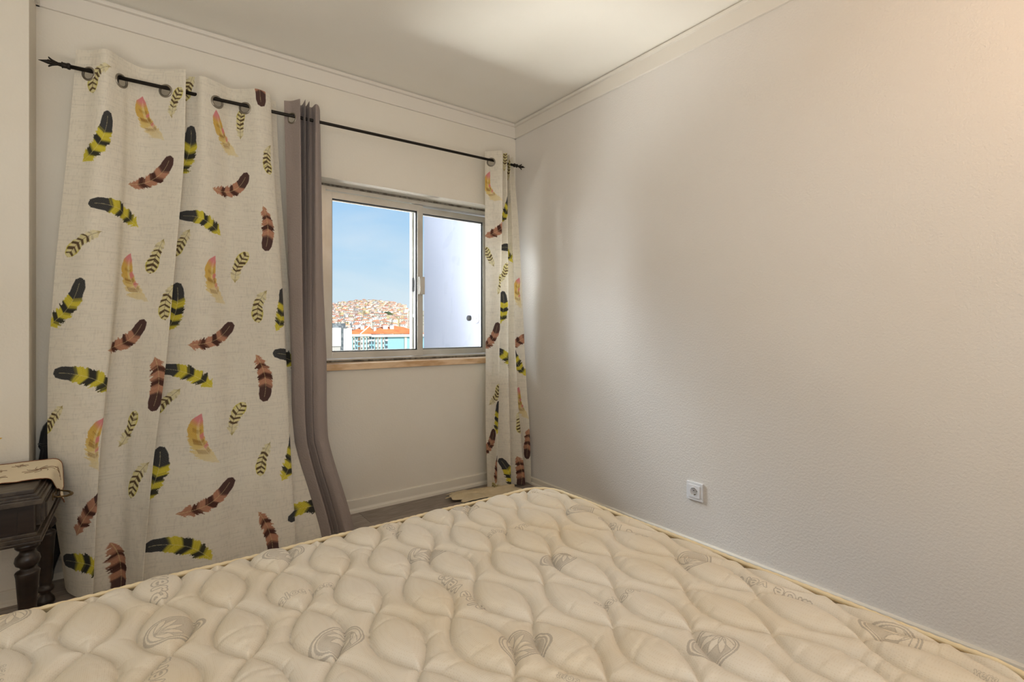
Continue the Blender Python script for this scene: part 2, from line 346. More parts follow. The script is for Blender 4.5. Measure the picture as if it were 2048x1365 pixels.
# ================================================================ power socket on the right wall
sy, sz = 1.481, .287
so = thing('power_socket', 'square white two-pin wall socket low on the right-hand wall', 'socket', (XR, sy, sz))
part('cover_frame', bx([(XR-.011, XR, sy-.045, sy+.045, sz+.0285, sz+.045), (XR-.011, XR, sy-.045, sy+.045, sz-.045, sz-.0285), (XR-.011, XR, sy-.045, sy-.0285, sz-.0285, sz+.0285), (XR-.011, XR, sy+.0285, sy+.045, sz-.0285, sz+.0285)], .002), M['plastic'], so)
def socket_face():
    prof = [(.044*0+.030, -.0155), (.0205, -.0158), (.0195, -.0145), (.0190, -.003), (.0, -.003)]
    bm = bmesh.new(); n = 32; rings = []
    sq = []
    for k in range(n):
        a = k*2*math.pi/n; c, s_ = math.cos(a), math.sin(a); q = .031/max(abs(c), abs(s_)); sq.append((q*c, q*s_))
    for dx in (-.010, -.0150): rings.append([bm.verts.new((XR+dx, sy+p[0]*(1 if dx < -.012 else 1.02), sz+p[1]*(1 if dx < -.012 else 1.02))) for p in sq])
    for r, dx in ((.0215, -.0152), (.0205, -.0165), (.0195, -.0152), (.0188, -.002)):
        rings.append([bm.verts.new((XR+dx, sy+r*math.cos(k*2*math.pi/n), sz+r*math.sin(k*2*math.pi/n))) for k in range(n)])
    for a, b in zip(rings, rings[1:]):
        for k in range(n): bm.faces.new((a[k], a[(k+1) % n], b[(k+1) % n], b[k]))
    bm.faces.new(rings[-1]); bmesh.ops.recalc_face_normals(bm, faces=bm.faces[:])
    me = bpy.data.meshes.new('f'); bm.to_mesh(me); bm.free(); return me
part('socket_face', socket_face(), M['plastic'], so)
for s_ in (-1, 1):
    h = part('pin_hole', lathe([(.0026, 0), (.0026, .0006)], 12), M['hole'], so)
    h.rotation_euler = (0, R(-90), 0); h.location = (-.0022, s_*.0095, 0)
    part('earth_clip', bx([(XR-.013, XR-.002, sy-.003, sy+.003, sz+s_*.0175-.0012, sz+s_*.0175+.0012)]), M['brass'], so)
# ================================================================ curtain rod
def px_rod(px, y): 
    a = slope(px); X = a*ROD_Y; t = X*SY+ROD_Y*CY; return X, CH+(655.3-y)/FP*t
xa, za = px_rod(140, 133.5); xb, zb = px_rod(1028, 330.7)
rod = thing('curtain_rod', 'long black wrought iron curtain rod with spear finials across the window wall', 'curtain rod', ((xa+xb)/2, ROD_Y, (za+zb)/2))
part('pole', tube([(xa, ROD_Y, za), (xb, ROD_Y, zb)], .0085, 14), M['iron'], rod)
def rodz(x): return za+(zb-za)*(x-xa)/(xb-xa)
for sgn, xe, ze, sc in ((-1, xa, za, .74), (1, xb, zb, .74)):
    f = part('finial', tube([(xe+sgn*q*sc, ROD_Y, ze+(zb-za)/(xb-xa)*sgn*q*sc) for q in (-.004, .0, .003, .012, .014, .030, .034, .038, .06, .075, .095, .115, .135)],
             [.010, .013, .014, .0125, .011, .0115, .014, .0085, .006, .008, .0085, .0045, .0008], 12), M['iron'], rod)
    for k, (b, c) in enumerate(((1, 0), (-1, 0), (0, -1))):
        obj('leaf_scroll', tube([(xe+sgn*q*sc, ROD_Y+c*w_*sc, ze+b*w_*sc) for q, w_ in ((.050, .004), (.065, .008), (.078, .014), (.088, .022), (.092, .028))], [.004, .0045, .004, .0035, .002], 8), M['iron'], f)
for x in (xa+.16, xb-.045, .233):
    part('bracket', tube([(x, YB, rodz(x)-.03), (x, YB-.05, rodz(x)-.03), (x, ROD_Y, rodz(x)-.016), (x, ROD_Y-.012, rodz(x)-.004)], .005, 8), M['iron'], rod)
FEATHERS_WIDE = [('S', 0.155, 2.248, 0.084, 2.126, -0.3),
 ('Y', 0.072, 1.835, 0.155, 2.057, -0.14),
 ('P', 0.406, 1.99, 0.33, 2.185, 0.13),
 ('S', 0.441, 2.096, 0.487, 2.232, 0.1),
 ('S', 0.632, 2.295, 0.61, 2.225, 0),
 ('Y', 0.603, 1.838, 0.644, 2.081, -0.1),
 ('B', 0.302, 1.77, 0.436, 1.906, -0.2),
 ('Y', 0.328, 1.581, 0.105, 1.64, -0.15),
 ('Y', 0.822, 1.573, 0.609, 1.639, -0.15),
 ('P', 0.92, 1.975, 0.782, 2.186, 0.1),
 ('S', 0.935, 2.077, 0.942, 2.207, 0.05),
 ('B', 1.066, 2.465, 1.074, 2.232, 0),
 ('S', 1.111, 2.044, 1.101, 1.896, -0.15),
 ('B', 0.801, 1.793, 0.961, 1.89, -0.25),
 ('B', 1.055, 1.717, 1.05, 1.5, 0.1),
 ('S', 0.164, 1.525, 0.04, 1.406, -0.12),
 ('S', 0.437, 1.514, 0.392, 1.357, -0.05),
 ('S', 0.655, 1.553, 0.61, 1.465, 0),
 ('P', 0.39, 1.237, 0.316, 1.45, 0.17),
 ('P', 0.846, 1.233, 0.803, 1.461, 0.17),
 ('S', 0.902, 1.342, 0.965, 1.49, 0.12),
 ('Y', -0.008, 1.119, 0.106, 1.323, -0.15),
 ('S', 0.513, 1.307, 0.483, 1.14, -0.15),
 ('Y', 0.608, 1.098, 0.626, 1.323, -0.1),
 ('S', 1.044, 1.294, 1.004, 1.131, -0.15),
 ('B', 0.24, 1.018, 0.383, 1.142, -0.2),
 ('B', 0.708, 1.028, 0.882, 1.136, -0.18),
 ('B', 0.459, 0.964, 0.467, 0.732, 0.1),
 ('Y', 0.251, 0.835, 0.024, 0.915, -0.15),
 ('Y', 0.78, 0.832, 0.575, 0.914, -0.15),
 ('B', 0.991, 0.961, 1.009, 0.735, 0.12),
 ('S', 0.065, 0.772, -0.015, 0.671, 0),
 ('P', 0.218, 0.523, 0.228, 0.717, 0.15),
 ('S', 0.333, 0.587, 0.399, 0.738, -0.05),
 ('S', 0.87, 0.589, 0.93, 0.735, 0.12),
 ('P', 0.808, 0.48, 0.751, 0.705, 0.17),
 ('Y', 1.088, 1.102, 1.13, 1.314, -0.1),
 ('S', 0.643, 0.786, 0.606, 0.743, 0),
 ('S', 0.485, 0.519, 0.4, 0.355, -0.12),
 ('Y', 0.581, 0.345, 0.623, 0.569, -0.12),
 ('S', 1.034, 0.528, 0.983, 0.375, -0.1),
 ('Y', 1.092, 0.351, 1.154, 0.573, -0.1),
 ('B', 0.705, 0.281, 0.86, 0.384, -0.15),
 ('B', 0.973, 0.207, 1.037, -0.004, 0.12),
 ('Y', 0.76, 0.083, 0.606, 0.138, -0.2),
 ('B', 0.324, 0.174, 0.341, -0.018, 0.08),
 ('Y', 0.321, 0.104, -0.018, 0.144, -0.12),
 ('B', 0.146, 0.276, 0.264, 0.411, 0.1),
 ('Y', 1.352, 0.863, 0.998, 1.001, -0.1),
 ('Y', 1.256, 0.145, 1.169, 0.149, -0.15)]
FEATHERS_CORNER = [('P', 0.109, 1.98, 0.039, 2.18, 0.25),
 ('S', 0.215, 2.227, 0.226, 2.316, 0),
 ('S', 0.348, 2.176, 0.373, 2.25, 0),
 ('Y', 0.185, 1.864, 0.257, 2.015, -0.1),
 ('B', 0.007, 1.736, 0.174, 1.881, -0.15),
 ('Y', 0.364, 1.574, 0.178, 1.658, -0.2),
 ('S', 0.047, 1.553, 0.005, 1.643, 0),
 ('S', 0.18, 1.44, 0.231, 1.546, -0.1),
 ('S', 0.092, 1.346, 0.116, 1.479, -0.1),
 ('Y', 0.186, 1.163, 0.197, 1.343, -0.1),
 ('P', 0.528, 1.272, 0.528, 1.45, 0.1),
 ('B', -0.011, 0.984, 0.082, 1.132, -0.15),
 ('B', 0.481, 0.993, 0.55, 1.04, 0),
 ('Y', 0.255, 0.846, 0.157, 0.934, -0.15),
 ('Y', 0.529, 0.801, 0.466, 0.95, 0.1),
 ('S', 0.029, 0.581, 0.11, 0.732, -0.15),
 ('P', 0.537, 0.473, 0.49, 0.686, 0.15),
 ('S', 0.389, 0.519, 0.387, 0.369, 0),
 ('Y', 0.102, 0.425, 0.111, 0.587, 0),
 ('B', -0.016, 0.267, 0.05, 0.391, -0.15),
 ('B', 0.529, 0.323, 0.518, 0.237, 0),
 ('Y', 0.243, 0.031, 0.185, 0.182, -0.1),
 ('B', 0.359, 0.202, 0.36, -0.016, 0.08),
 ('B', 0.111, 0.118, 0.128, 0.214, 0),
 ('S', 0.155, 0.013, 0.08, 0.035, 0)]
# ================================================================ printed cloth (colour only, computed here)
def make_image(name, rgb, data=False):
    h, w = rgb.shape[:2]; im = bpy.data.images.new(name, w, h, alpha=False)
    if data: im.colorspace_settings.name = 'Non-Color'
    a = np.ones((h, w, 4), np.float32); a[..., :3] = rgb if rgb.ndim == 3 else rgb[..., None]
    im.pixels.foreach_set(a.ravel()); im.update(); im.pack(); return im
def feather(img, dpm, kind, bx_, bz, tx, tz, bend, seed):
    L = math.hypot(tx-bx_, tz-bz)
    nom = {'Y': .235, 'B': .225, 'P': .225, 'S': .155}[kind]
    cx, cz = (bx_+tx)/2, (bz+tz)/2
    k = min(max(L, nom*.93), nom*1.06)/L
    bx_, tx, bz, tz = cx+(bx_-cx)*k, cx+(tx-cx)*k, cz+(bz-cz)*k, cz+(tz-cz)*k; L *= k
    dx, dz = (tx-bx_)/L, (tz-bz)/L; nx, nz = -dz, dx
    bend *= 1.7; mxx, mzz = (bx_+tx)/2+nx*bend*L, (bz+tz)/2+nz*bend*L
    H_, W_ = img.shape[:2]; pad = L*.3
    x0, x1 = max(0, int((min(bx_, tx, mxx)-pad)*dpm)), min(W_, int((max(bx_, tx, mxx)+pad)*dpm))
    z0, z1 = max(0, int((min(bz, tz, mzz)-pad)*dpm)), min(H_, int((max(bz, tz, mzz)+pad)*dpm))
    if x1 <= x0 or z1 <= z0: return
    X, Z = np.meshgrid((np.arange(x0, x1)+.5)/dpm, (np.arange(z0, z1)+.5)/dpm)
    best = np.full(X.shape, 1e9); T = np.zeros(X.shape); Lt = np.zeros(X.shape)
    for t in np.linspace(-.04, 1.0, 80):
        qx = (1-t)**2*bx_+2*t*(1-t)*mxx+t*t*tx; qz = (1-t)**2*bz+2*t*(1-t)*mzz+t*t*tz
        ux = 2*(1-t)*(mxx-bx_)+2*t*(tx-mxx); uz = 2*(1-t)*(mzz-bz)+2*t*(tz-mzz); u = math.hypot(ux, uz)
        d = (X-qx)**2+(Z-qz)**2; m = d < best
        best = np.where(m, d, best); T = np.where(m, t, T); Lt = np.where(m, (-(X-qx)*uz+(Z-qz)*ux)/u, Lt)
    best = np.sqrt(best); l = np.abs(Lt)/L; side = np.sign(Lt); off = best/L
    tt = T - l*{'Y': .45, 'B': .5, 'P': .7, 'S': .55}[kind]                         # barbs slant towards the tip
    n1 = vnoise(tt*34+seed, side*3+seed+l*2, seed % 97); n2 = vnoise(tt*90+seed*3, side*5+l*6, (seed+3) % 97)
    barb = .5+.5*np.sin(tt*310+n1*5); 
    prof = {'Y': ([-.05, 0, .07, .2, .36, .5, .64, .72, .85, .96, 1.0], [0, .05, .115, .15, .145, .135, .115, .088, .082, .055, 0]),
            'B': ([-.05, 0, .07, .2, .36, .5, .64, .72, .85, .96, 1.0], [0, .045, .10, .125, .125, .12, .105, .085, .082, .055, 0]),
            'P': ([-.05, 0, .1, .25, .45, .6, .75, .88, 1.0], [0, .05, .13, .165, .15, .13, .11, .08, 0]),
            'S': ([-.05, 0, .08, .2, .4, .6, .8, .93, 1.0], [0, .035, .12, .155, .145, .14, .13, .085, 0])}[kind]
    w = np.interp(T, *prof)*{'Y': 1.32, 'B': 1.42, 'P': 1.08, 'S': 1.2}[kind]
    if kind == 'P': w = w*np.where(side*(-1 if bend > 0 else 1) > 0, .55, 1.25)
    rag = np.clip(np.interp(T, [0, .15, .55, .72, 1], [.5, .42, .26, .06, .03]), 0, 1)
    n3 = vnoise(tt*160+seed, l*9+side*3, (seed+7) % 97)
    edge = w*(1.08-rag*(1-n1)*1.1-rag*.5*n2-rag*.5*n3)
    al = np.clip((edge-off)*L*dpm/1.3+.5, 0, 1)
    sm = lambda a, b, v: np.clip((v-a)/(b-a), 0, 1)
    def band(a, b, f=.022): return sm(a-f, a+f, tt+(n1-.5)*.05)*(1-sm(b-f, b+f, tt+(n1-.5)*.05))
    c = np.zeros(X.shape+(3,))
    def lay(rgb, m): 
        c[:] = c*(1-m[..., None])+np.array(rgb)/255*m[..., None]
    one = np.ones(X.shape)
    if kind == 'Y':
        lay((214, 200, 66), one); lay((230, 220, 128), barb*.35); lay((168, 152, 34), n2*.35)
        lay((52, 52, 50), band(.10, .19)*.92); lay((50, 50, 50), band(.32, .44)*.95); lay((62, 62, 62), band(.60, 1.2, .03)); lay((112, 112, 112), barb*band(.62, 1.2)*.25)
    elif kind == 'B':
        lay((183, 132, 106), one); lay((214, 172, 146), barb*.4); lay((150, 100, 78), n2*.3)
        lay((78, 50, 42), band(.13, .22)*.92); lay((74, 48, 42), band(.36, .47)*.95); lay((80, 58, 54), band(.63, 1.2, .03)); lay((122, 98, 92), barb*band(.65, 1.2)*.25)
    elif kind == 'P':
        lay((222, 200, 130), one); lay((206, 160, 62), sm(.30, .55, tt)*.8*(off/w.clip(.01) > .2)); lay((228, 206, 150), barb*.4)
        lay((218, 140, 142), sm(.72, .86, tt)); lay((216, 138, 130), band(.50, .60)*(side*(-1 if bend > 0 else 1) > 0)); lay((214, 140, 130), band(.30, .38)*(side*(-1 if bend > 0 else 1) > 0))
        lay((142, 100, 52), (band(.20, .28)+band(.40, .49)+band(.62, .68)*.6).clip(0, 1)*(off < w*.55)*.75*(.5+.5*n2))
        al = al*(.55+.45*sm(.0, .3, T))*np.where(T < .35, .5+.5*barb, 1)
    else:
        lay((214, 206, 130), one); lay((224, 214, 172), (1-sm(.5, 1.0, off/w.clip(.01)))*.75)
        st = sm(.1, .5, np.sin(tt*44+n1*2.2))*sm(.16, .3, T)*(off < w*.9); lay((74, 56, 40), st*.85)
        lay((196, 180, 60), sm(.82, 1.0, off/w.clip(.01))*sm(.2, .4, T)*.7); lay((140, 118, 30), (1-sm(.0, .08, T))*.8)
        al = al*np.where(T < .3, .35+.65*barb, 1)
    sh = (np.abs(Lt) < .0011)*(T > -.03)*(T < .9); lay((90, 70, 50) if kind == 'S' else (228, 216, 160), sh*.55)
    img[z0:z1, x0:x1] = img[z0:z1, x0:x1]*(1-al[..., None])+c*al[..., None]
    # quill
    q = (best < .0009)&(T <= 0)
def curtain_print(w, h, feats, dpm=620, seed=5):
    nx, nz = int(w*dpm), int(h*dpm)
    X, Z = np.meshgrid(np.arange(nx), np.arange(nz))
    base = np.array((238, 231, 216))/255
    slub = vnoise(X/26., Z/1.6, seed); slub2 = vnoise(X/2.2, Z/9., seed+1); big = vnoise(X/300., Z/400., seed+2)
    k = 1-.05*np.clip(slub-.55, 0, 1)*2.2-.03*(slub2 > .72)
    img = base[None, None, :]*k[..., None]*(1-.03*big[..., None])
    for i, f in enumerate(feats): feather(img, dpm, f[0], f[1], f[2], f[3], f[4], f[5], i*7+11)
    return img.clip(0, 1)
def cloth_mat(name, img=None, rgb=(0, 0, 0), trans=.22, bump=(260, .25, .0008), stretch=(1, 1, 1), rough=.9, sheen=0):
    m = bpy.data.materials.new(name); m.use_nodes = True; n, l = m.node_tree.nodes, m.node_tree.links
    b = n['Principled BSDF']; b.inputs['Roughness'].default_value = rough; b.inputs['Specular IOR Level'].default_value = .2; b.inputs['Sheen Weight'].default_value = sheen
    t = n.new('ShaderNodeBsdfTranslucent'); x = n.new('ShaderNodeMixShader'); x.inputs[0].default_value = trans
    tcx = n.new('ShaderNodeTexCoord')
    if img:
        it = n.new('ShaderNodeTexImage'); it.image = img; it.extension = 'EXTEND'; l.new(tcx.outputs['UV'], it.inputs[0])
        l.new(it.outputs[0], b.inputs['Base Color']); l.new(it.outputs[0], t.inputs[0])
    else:
        b.inputs['Base Color'].default_value = s2l(rgb); t.inputs[0].default_value = s2l(rgb)
    mpn = n.new('ShaderNodeMapping'); mpn.inputs['Scale'].default_value = stretch; l.new(tcx.outputs['UV'], mpn.inputs[0])
    nz = n.new('ShaderNodeTexNoise'); nz.inputs['Scale'].default_value = bump[0]; nz.inputs['Detail'].default_value = 3; l.new(mpn.outputs[0], nz.inputs['Vector'])
    u = n.new('ShaderNodeBump'); u.inputs['Strength'].default_value = bump[1]; u.inputs['Distance'].default_value = bump[2]
    l.new(nz.outputs[0], u.inputs['Height']); l.new(u.outputs[0], b.inputs['Normal'])
    l.new(b.outputs[0], x.inputs[1]); l.new(t.outputs[0], x.inputs[2]); l.new(x.outputs[0], n['Material Output'].inputs[0]); return m
def build_curtain(V, s, material, label, group, rings, zr=None, cat='curtain', ringmat=None):
    nv, nu = V.shape[:2]; Wd = s[-1]; Z = V[:, :, 2]; Ztop = V[0, 0, 2]
    S = np.broadcast_to(s[None, :], (nv, nu)); uv = np.stack([S/Wd, Z/Ztop], -1)
    rs = []
    for px in rings:                      # eyelets sit where the cloth crosses the rod
        t = V[2, :, 0]*SY+V[2, :, 1]*CY; P = 1024+FP*(V[2, :, 0]*CY-V[2, :, 1]*SY)/t
        c = np.abs(P-px)+np.abs(V[2, :, 1]-ROD_Y)*400; i = int(c.argmin()); x = V[2, i, 0]
        a, b = V[2, max(i-4, 0)], V[2, min(i+4, nu-1)]; tg = b-a; nrm = np.array([tg[1], -tg[0], 0]); nrm /= np.linalg.norm(nrm)
        rs.append((s[i], rodz(x)-.014, i, nrm))
    cs = .25*(S[:-1, :-1]+S[1:, :-1]+S[1:, 1:]+S[:-1, 1:]); cz = .25*(Z[:-1, :-1]+Z[1:, :-1]+Z[1:, 1:]+Z[:-1, 1:])
    keep = np.ones((nv-1, nu-1), bool)
    loc = tuple(V[-1, nu//2]*np.array([1, 1, 0]))
    for sr, zr_, i, n_ in rs:
        ax = s[min(i+3, nu-1)]-s[max(i-3, 0)]; real = np.linalg.norm(V[2, min(i+3, nu-1), :2]-V[2, max(i-3, 0), :2]); k = real/max(ax, 1e-6)
        keep &= ((cs-sr)*k)**2+(cz-zr_)**2 > .0235**2
    r = thing('curtain', label, cat, loc, group)
    p = part('cloth', grid(V, keep, uv), material, r)
    for sr, zr_, i, n_ in rs:
        j = int(np.abs(V[:, i, 2]-zr_).argmin()); c = V[j, i]
        part('eyelet', torus((c[0], c[1], zr_), n_, .0265, .0052), ringmat or M['ring'], r)
    return r
# header fold and hems are stitched lines on the cloth itself
V, s = left_cloth(520, 460)
imgA = make_image('wide_curtain_print', curtain_print(s[-1], ZL[0], FEATHERS_WIDE))
build_curtain(V, s, cloth_mat('feather_curtain_cloth', imgA, trans=.18, stretch=(1, 2, 1)),
    'wide cream curtain with printed feathers, drawn out at the left end of the rod', 'feather print curtains', [181, 243, 333, 435, 490])
V, s = right_cloth()
imgB = make_image('corner_curtain_print', curtain_print(s[-1], ZL[0], FEATHERS_CORNER, 560, 21))
build_curtain(V, s, cloth_mat('feather_curtain_cloth', imgB, trans=.25, stretch=(1, 2, 1)),
    'narrow bunched feather-print curtain in the corner between window and right wall', 'feather print curtains', [982])
V, s = grey_cloth()
build_curtain(V, s, cloth_mat('grey_curtain_cloth', None, (152, 139, 133), trans=.06, bump=(70, .9, .003), stretch=(.6, 3, 1), sheen=.15),
    'grey-brown textured curtain bunched at the left side of the window', None, [584])
TEXTS = [('vera', (0.045, 1.527), (0.038, 1.405)), ('aloe vera', (0.253, 1.238), (0.386, 1.25)), ('aloe vera', (0.609, 0.932), (0.608, 1.129)), ('aloe vera', (0.961, 0.78), (0.817, 0.787)), ('aloe vera', (1.221, 0.511), (1.211, 0.693)), ('vera', (0.627, 1.519), (0.633, 1.423)), ('aloe vera', (0.847, 1.269), (0.989, 1.251)), ('aloe vera', (1.214, 1.51), (1.206, 1.395)), ('aloe vera', (1.204, 0.951), (1.199, 1.148)), ('vera', (0.016, 1.051), (0.031, 1.146)), ('aloe vera', (-0.198, 1.209), (-0.204, 1.291)), ('vera', (1.224, 0.237), (1.216, 0.2)), ('aloe', (0.606, 0.68), (0.62, 0.637))]
EMBLEMS = [((0.041, 1.247), (0.089, 1.259)), ((0.331, 1.012), (0.257, 0.985)), ((0.334, 1.487), (0.269, 1.462)), ((0.622, 1.263), (0.689, 1.253)), ((0.922, 1.015), (0.853, 1.001)), ((0.595, 0.786), (0.677, 0.776)), ((0.917, 0.556), (0.852, 0.553)), ((1.184, 0.798), (1.272, 0.809)), ((0.919, 1.486), (0.883, 1.519)), ((1.195, 1.24), (1.268, 1.258)), ((1.236, 0.35), (1.215, 0.404)), ((-0.229, 1.5), (-0.247, 1.465))]
# ================================================================ mattress on a base
MX0, MX1, MY0, MY1, MZ = -.68, 1.316, .125, 1.555, .49
CRN = .11
def rdist(X, Y):                          # signed distance inside the rounded rectangle
    cx, cy = (MX0+MX1)/2, (MY0+MY1)/2; hx, hy = (MX1-MX0)/2-CRN, (MY1-MY0)/2-CRN
    qx, qy = np.abs(X-cx)-hx, np.abs(Y-cy)-hy
    return -(np.hypot(np.maximum(qx, 0), np.maximum(qy, 0))+np.minimum(np.maximum(qx, qy), 0)-CRN)
def quilt(X, Y):
    Xw = X+.010*(vnoise(X*5+3, Y*5, 2)-.5)+.004*np.sin(Y*9+X*4); Yw = Y+.018*(vnoise(X*4, Y*4+9, 5)-.5)
    P, LAM = .1265, .222
    k0 = np.round((Xw-1.052)/P); best = np.full(X.shape, 9.); oval = np.zeros(X.shape)
    for dk in (-1, 0, 1):
        k = k0+dk; Xc = 1.052+k*P; ph = (Yw-.952)/LAM+np.where(np.mod(k, 2) == 0, 0, .5)
        g = .0505*np.abs(np.sin(np.pi*ph))**.9; dg = .0505*np.pi/LAM*np.abs(np.cos(np.pi*ph))
        d = np.abs(np.abs(Xw-Xc)-g)/np.sqrt(1+dg*dg); best = np.minimum(best, d)
        oval = np.where(np.abs(Xw-Xc) < g, 1, oval)
    return best, oval
nx, ny = 560, 410
gx = np.linspace(MX0, MX1, nx); gy = np.linspace(MY1, MY0, ny); X, Y = np.meshgrid(gx, gy)
D = rdist(X, Y)
for _ in range(12):                        # pull the outside samples on to the rounded outline
    e = 1e-4; gxn = (rdist(X+e, Y)-rdist(X-e, Y))/(2*e); gyn = (rdist(X, Y+e)-rdist(X, Y-e))/(2*e)
    m = D < 0; X = np.where(m, X-gxn*D, X); Y = np.where(m, Y-gyn*D, Y); D = rdist(X, Y)
D = np.maximum(D, 0)
q, oval = quilt(X, Y)
h = .0215*(1-np.exp(-(q/.0085)**.85))+.006*oval*np.clip(q/.045, 0, 1)**.7
h += .0012*(vnoise(X*14, Y*14, 8)-.5)+.004*(vnoise(X*4, Y*4, 12)-.5)
# gathers where the stitching pulls the ticking
wr = vnoise(X*15+3*vnoise(X*6, Y*6, 3), (Y+.02*np.sin(X*12))*75, 31); h -= .004*np.clip(wr-.62, 0, 1)*2.6*np.clip(1-q/.06, 0, 1)
h *= np.clip(D/.035, .15, 1)
Z = MZ-.022+h-.016*np.exp(-D/.016)
def text_mask(txt, size):
    cu = bpy.data.curves.new('lettering', 'FONT'); cu.body = txt; cu.size = 1; cu.offset = .012; cu.space_character = 1.08
    o = bpy.data.objects.new('lettering', cu); COL.objects.link(o); bpy.context.view_layer.update()
    me = o.to_mesh(); me.calc_loop_triangles()
    co = np.array([v.co[:2] for v in me.vertices]); tr = np.array([t.vertices[:] for t in me.loop_triangles]); o.to_mesh_clear()
    bpy.data.objects.remove(o); bpy.data.curves.remove(cu)
    s_ = size; lo = co.min(0); wdt = co[:, 0].max()-lo[0]; W_, H_ = int(wdt*s_)+13, int(1.1*s_)+12; m = np.zeros((H_, W_), bool)
    P = (co-np.array([lo[0], -.25]))*s_+6
    for a, b, c in tr:
        A, B, C = P[a], P[b], P[c]; x0, y0 = np.floor(np.minimum(np.minimum(A, B), C)).astype(int); x1, y1 = np.ceil(np.maximum(np.maximum(A, B), C)).astype(int)+1
        xx, yy = np.meshgrid(np.arange(x0, x1)+.5, np.arange(y0, y1)+.5)
        e = lambda p, q_: (q_[0]-p[0])*(yy-p[1])-(q_[1]-p[1])*(xx-p[0])
        k1, k2, k3 = e(A, B), e(B, C), e(C, A); ins = ((k1 >= 0)&(k2 >= 0)&(k3 >= 0))|((k1 <= 0)&(k2 <= 0)&(k3 <= 0))
        x0c, y0c = max(x0, 0), max(y0, 0); sub = ins[y0c-y0:y0c-y0+max(0, min(y1, H_)-y0c), x0c-x0:x0c-x0+max(0, min(x1, W_)-x0c)]
        m[y0c:y0c+sub.shape[0], x0c:x0c+sub.shape[1]] |= sub
    return m, wdt
def dil(m, n):
    for _ in range(n):
        k = m.copy(); k[1:] |= m[:-1]; k[:-1] |= m[1:]; k[:, 1:] |= m[:, :-1]; k[:, :-1] |= m[:, 1:]; m = k
    return m
DPM = 1100; IW, IH = int((MX1-MX0)*DPM), int((MY1-MY0)*DPM); ink = np.zeros((IH, IW), np.float32)
def stamp(mask, cx, cy, ux, uy, dpm_src):   # place a mask (row 0 = bottom) centred at cx,cy with its x axis along u
    mh, mw = mask.shape; rad = math.hypot(mh, mw)/2/dpm_src
    x0, x1 = max(0, int((cx-rad-MX0)*DPM)), min(IW, int((cx+rad-MX0)*DPM)); y0, y1 = max(0, int((cy-rad-MY0)*DPM)), min(IH, int((cy+rad-MY0)*DPM))
    if x1 <= x0 or y1 <= y0: return
    xx, yy = np.meshgrid((np.arange(x0, x1)+.5)/DPM+MX0-cx, (np.arange(y0, y1)+.5)/DPM+MY0-cy)
    a = ((xx*ux+yy*uy)*dpm_src+mw/2).astype(int); b = ((-xx*uy+yy*ux)*dpm_src+mh/2).astype(int)
    ok = (a >= 0)&(a < mw)&(b >= 0)&(b < mh); v = np.where(ok, mask[b.clip(0, mh-1), a.clip(0, mw-1)], 0)
    ink[y0:y1, x0:x1] = np.maximum(ink[y0:y1, x0:x1], v)
def on_bed(px, py):
    t = (CH-MZ)*FP/(py-655.3); u = (px-1024)/FP; return (SY+CY*u)*t, (CY-SY*u)*t
for txt, a, b in TEXTS:
    (ax, ay), (bx_, by) = a, b; L_ = math.hypot(bx_-ax, by-ay); m, wd = text_mask(txt, 96)
    out = (dil(m, 5)&~m)*1.0; dpm_src = m.shape[1]/L_
    stamp(out.astype(np.float32)*.95, (ax+bx_)/2, (ay+by)/2, (bx_-ax)/L_, (by-ay)/L_, dpm_src)
def emblem():
    n = 220; y, x = np.mgrid[0:n, 0:n]; x = (x-95)/70.; y = (y-n/2)/70.; r = np.hypot(x, y)
    # drop: circle drawn out into a point on the right
    dist = np.where(x > 0, np.hypot(x/1.55, y+.28*(x/1.5)**2)*(1+.0*x), r); out = np.abs(dist-1.0) < .045; inn = np.abs(dist-.86) < .035
    m = (out | inn)*.9; body = dist < .80
    leaf = np.zeros(r.shape, bool); line = np.zeros(r.shape, bool)
    for a in (-58, -30, -4, 24, 52):
        c, s_ = math.cos(R(a)), math.sin(R(a)); u = (x+.62)*c+(y)*s_; v = -(x+.62)*s_+(y)*c; u = u/1.3
        w = .17*np.sin(np.clip(u, 0, 1)*math.pi)**.7; k = (u > 0)&(u < 1)&(np.abs(v) < w); leaf |= k; line |= (u > 0)&(u < 1)&(np.abs(np.abs(v)-w) < .025)
    m = np.where(body & ~leaf & (x > -.1), .6, m); m = np.where(line & body, .9, m)
    return m.astype(np.float32)
em = emblem()
for (cx, cy), (tx, ty) in EMBLEMS:
    L_ = math.hypot(tx-cx, ty-cy) or 1; stamp(em, cx+.3*(tx-cx)/L_*.045, cy+.3*(ty-cy)/L_*.045, (tx-cx)/L_, (ty-cy)/L_, 1750)
inkimg = make_image('mattress_woven_marks', ink, True)
